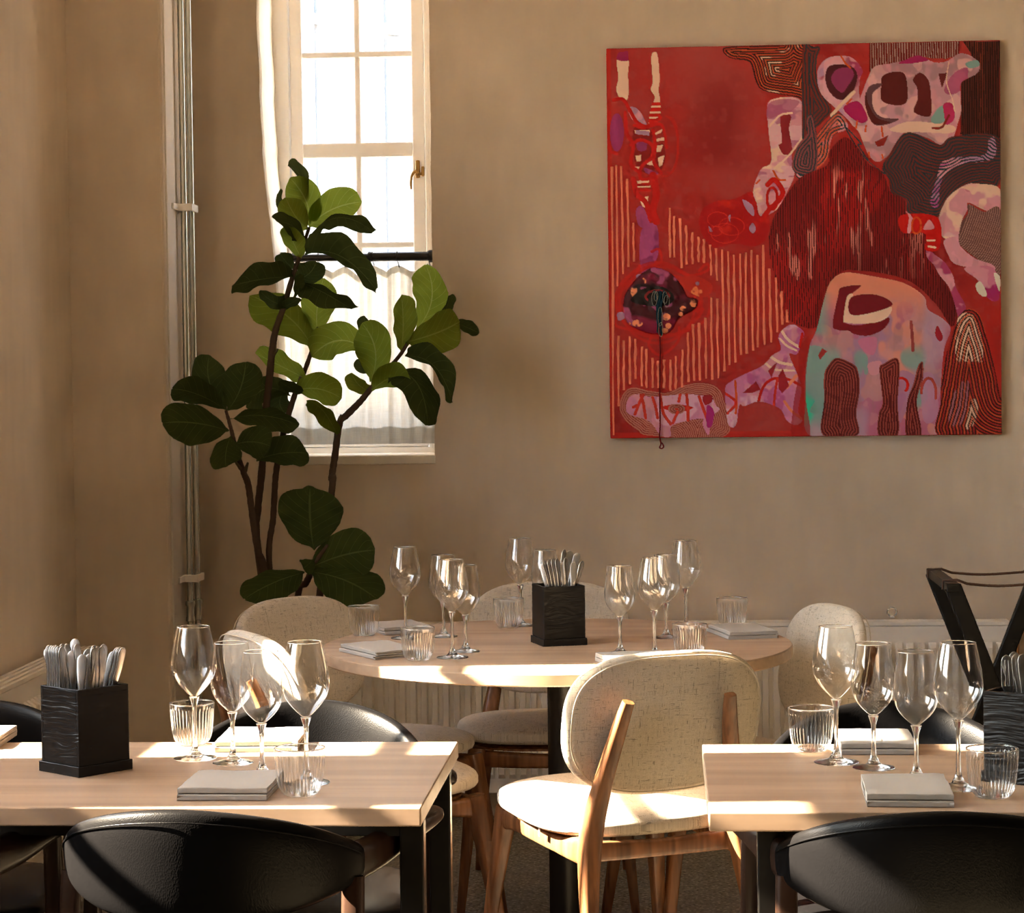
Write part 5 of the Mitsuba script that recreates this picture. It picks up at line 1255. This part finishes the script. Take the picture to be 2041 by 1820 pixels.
# ================================================================== NAPKINS
from shapely.geometry import LineString
def napkin(w, d, seed, layers=4, t=0.0046):
    """A cloth folded to w x d: its section a serpentine, the round folds at the front (-y)."""
    h = t * 1.02
    zs = [t * q_ for q_ in (0.5, 1.46, 2.62, 3.58)]
    pts = []
    r2 = np.random.default_rng(seed)
    for i, z in enumerate(zs):
        a, b = -d / 2 + 0.003 + 0.004 * (i // 2 > 0), d / 2 - 0.002 - r2.uniform(0, 0.005)
        pts += [(a, z), (b, z)] if (i % 2) else [(b, z), (a, z)]
    sec = LineString(pts).buffer(t * 0.47, quad_segs=5)
    sec = max(getattr(sec, 'geoms', [sec]), key=lambda g: g.area) if sec.geom_type != 'Polygon' else sec
    sec = Polygon(sec.exterior.segmentize(0.012).coords)
    ex = np.array(sec.exterior.coords)[:-1]
    K = 15
    rings = []
    for x in np.linspace(-w / 2, w / 2, K):
        y, z = ex[:, 0], ex[:, 1]
        nz = meshkit.fbm(np.stack([np.full(len(y), x * 22), y * 22, y * 0 + seed], 1), 2, seed) - 0.5
        e = 1 - 0.03 * max(0, abs(x) / (w / 2) - 0.9) * 10
        rings.append(np.stack([np.full(len(y), x) + 0.0012 * nz, y, np.maximum(z * (1 + 0.22 * nz * (z / (layers * t))) * e + 0.0002, 0.0001)], 1))
    n_ = len(ex)
    m_ = loft(rings, False)
    cap2 = trimesh.creation.triangulate_polygon(Polygon(ex), engine='earcut')
    cv, cf = cap2
    from scipy.spatial import cKDTree
    idx = cKDTree(ex).query(cv)[1]
    f0, f1 = idx[cf], idx[cf] + (K - 1) * n_
    return trimesh.Trimesh(m_.vertices, np.vstack([m_.faces, f0[:, ::-1], f1]), process=False)
for x, y, deg, w, d, lab in (
        (-0.668, 3.436, 0, 0.135, 0.165, 'folded grey napkin at the front of the left table, left of a tumbler'),
        (-0.698, 3.876, 2, 0.140, 0.165, 'sunlit white napkin at the back of the left table, behind the wine glasses'),
        (-1.225, 3.900, 3, 0.140, 0.160, 'folded white napkin at the left end of the left table, cut by the picture edge'),
        (-0.652, 5.150, -57, 0.190, 0.125, 'folded white napkin at the front left of the round table, beside a tumbler'),
        (-0.668, 5.615, 25, 0.120, 0.160, 'folded white napkin at the left of the round table, behind a tumbler'),
        (0.178, 5.500, -75, 0.185, 0.125, 'folded white napkin at the right edge of the round table'),
        (-0.072, 4.983, 20, 0.150, 0.110, 'white napkin on the round table half hidden by the sunlit chair back'),
        (0.345, 3.842, 0, 0.124, 0.165, 'sunlit white napkin at the back of the right table, behind wine glass stems'),
        (0.350, 3.395, -2, 0.124, 0.180, 'folded white napkin at the front of the right table, left of a tumbler')):
    k = thing('napkin', lab, 'napkin', 'folded napkins')
    scene[k] = {**P(napkin(w, d, int(abs(x * 1000)) + 3), 'm_linen', smooth=60), 'to_world': place(x, y, ZT, deg)}
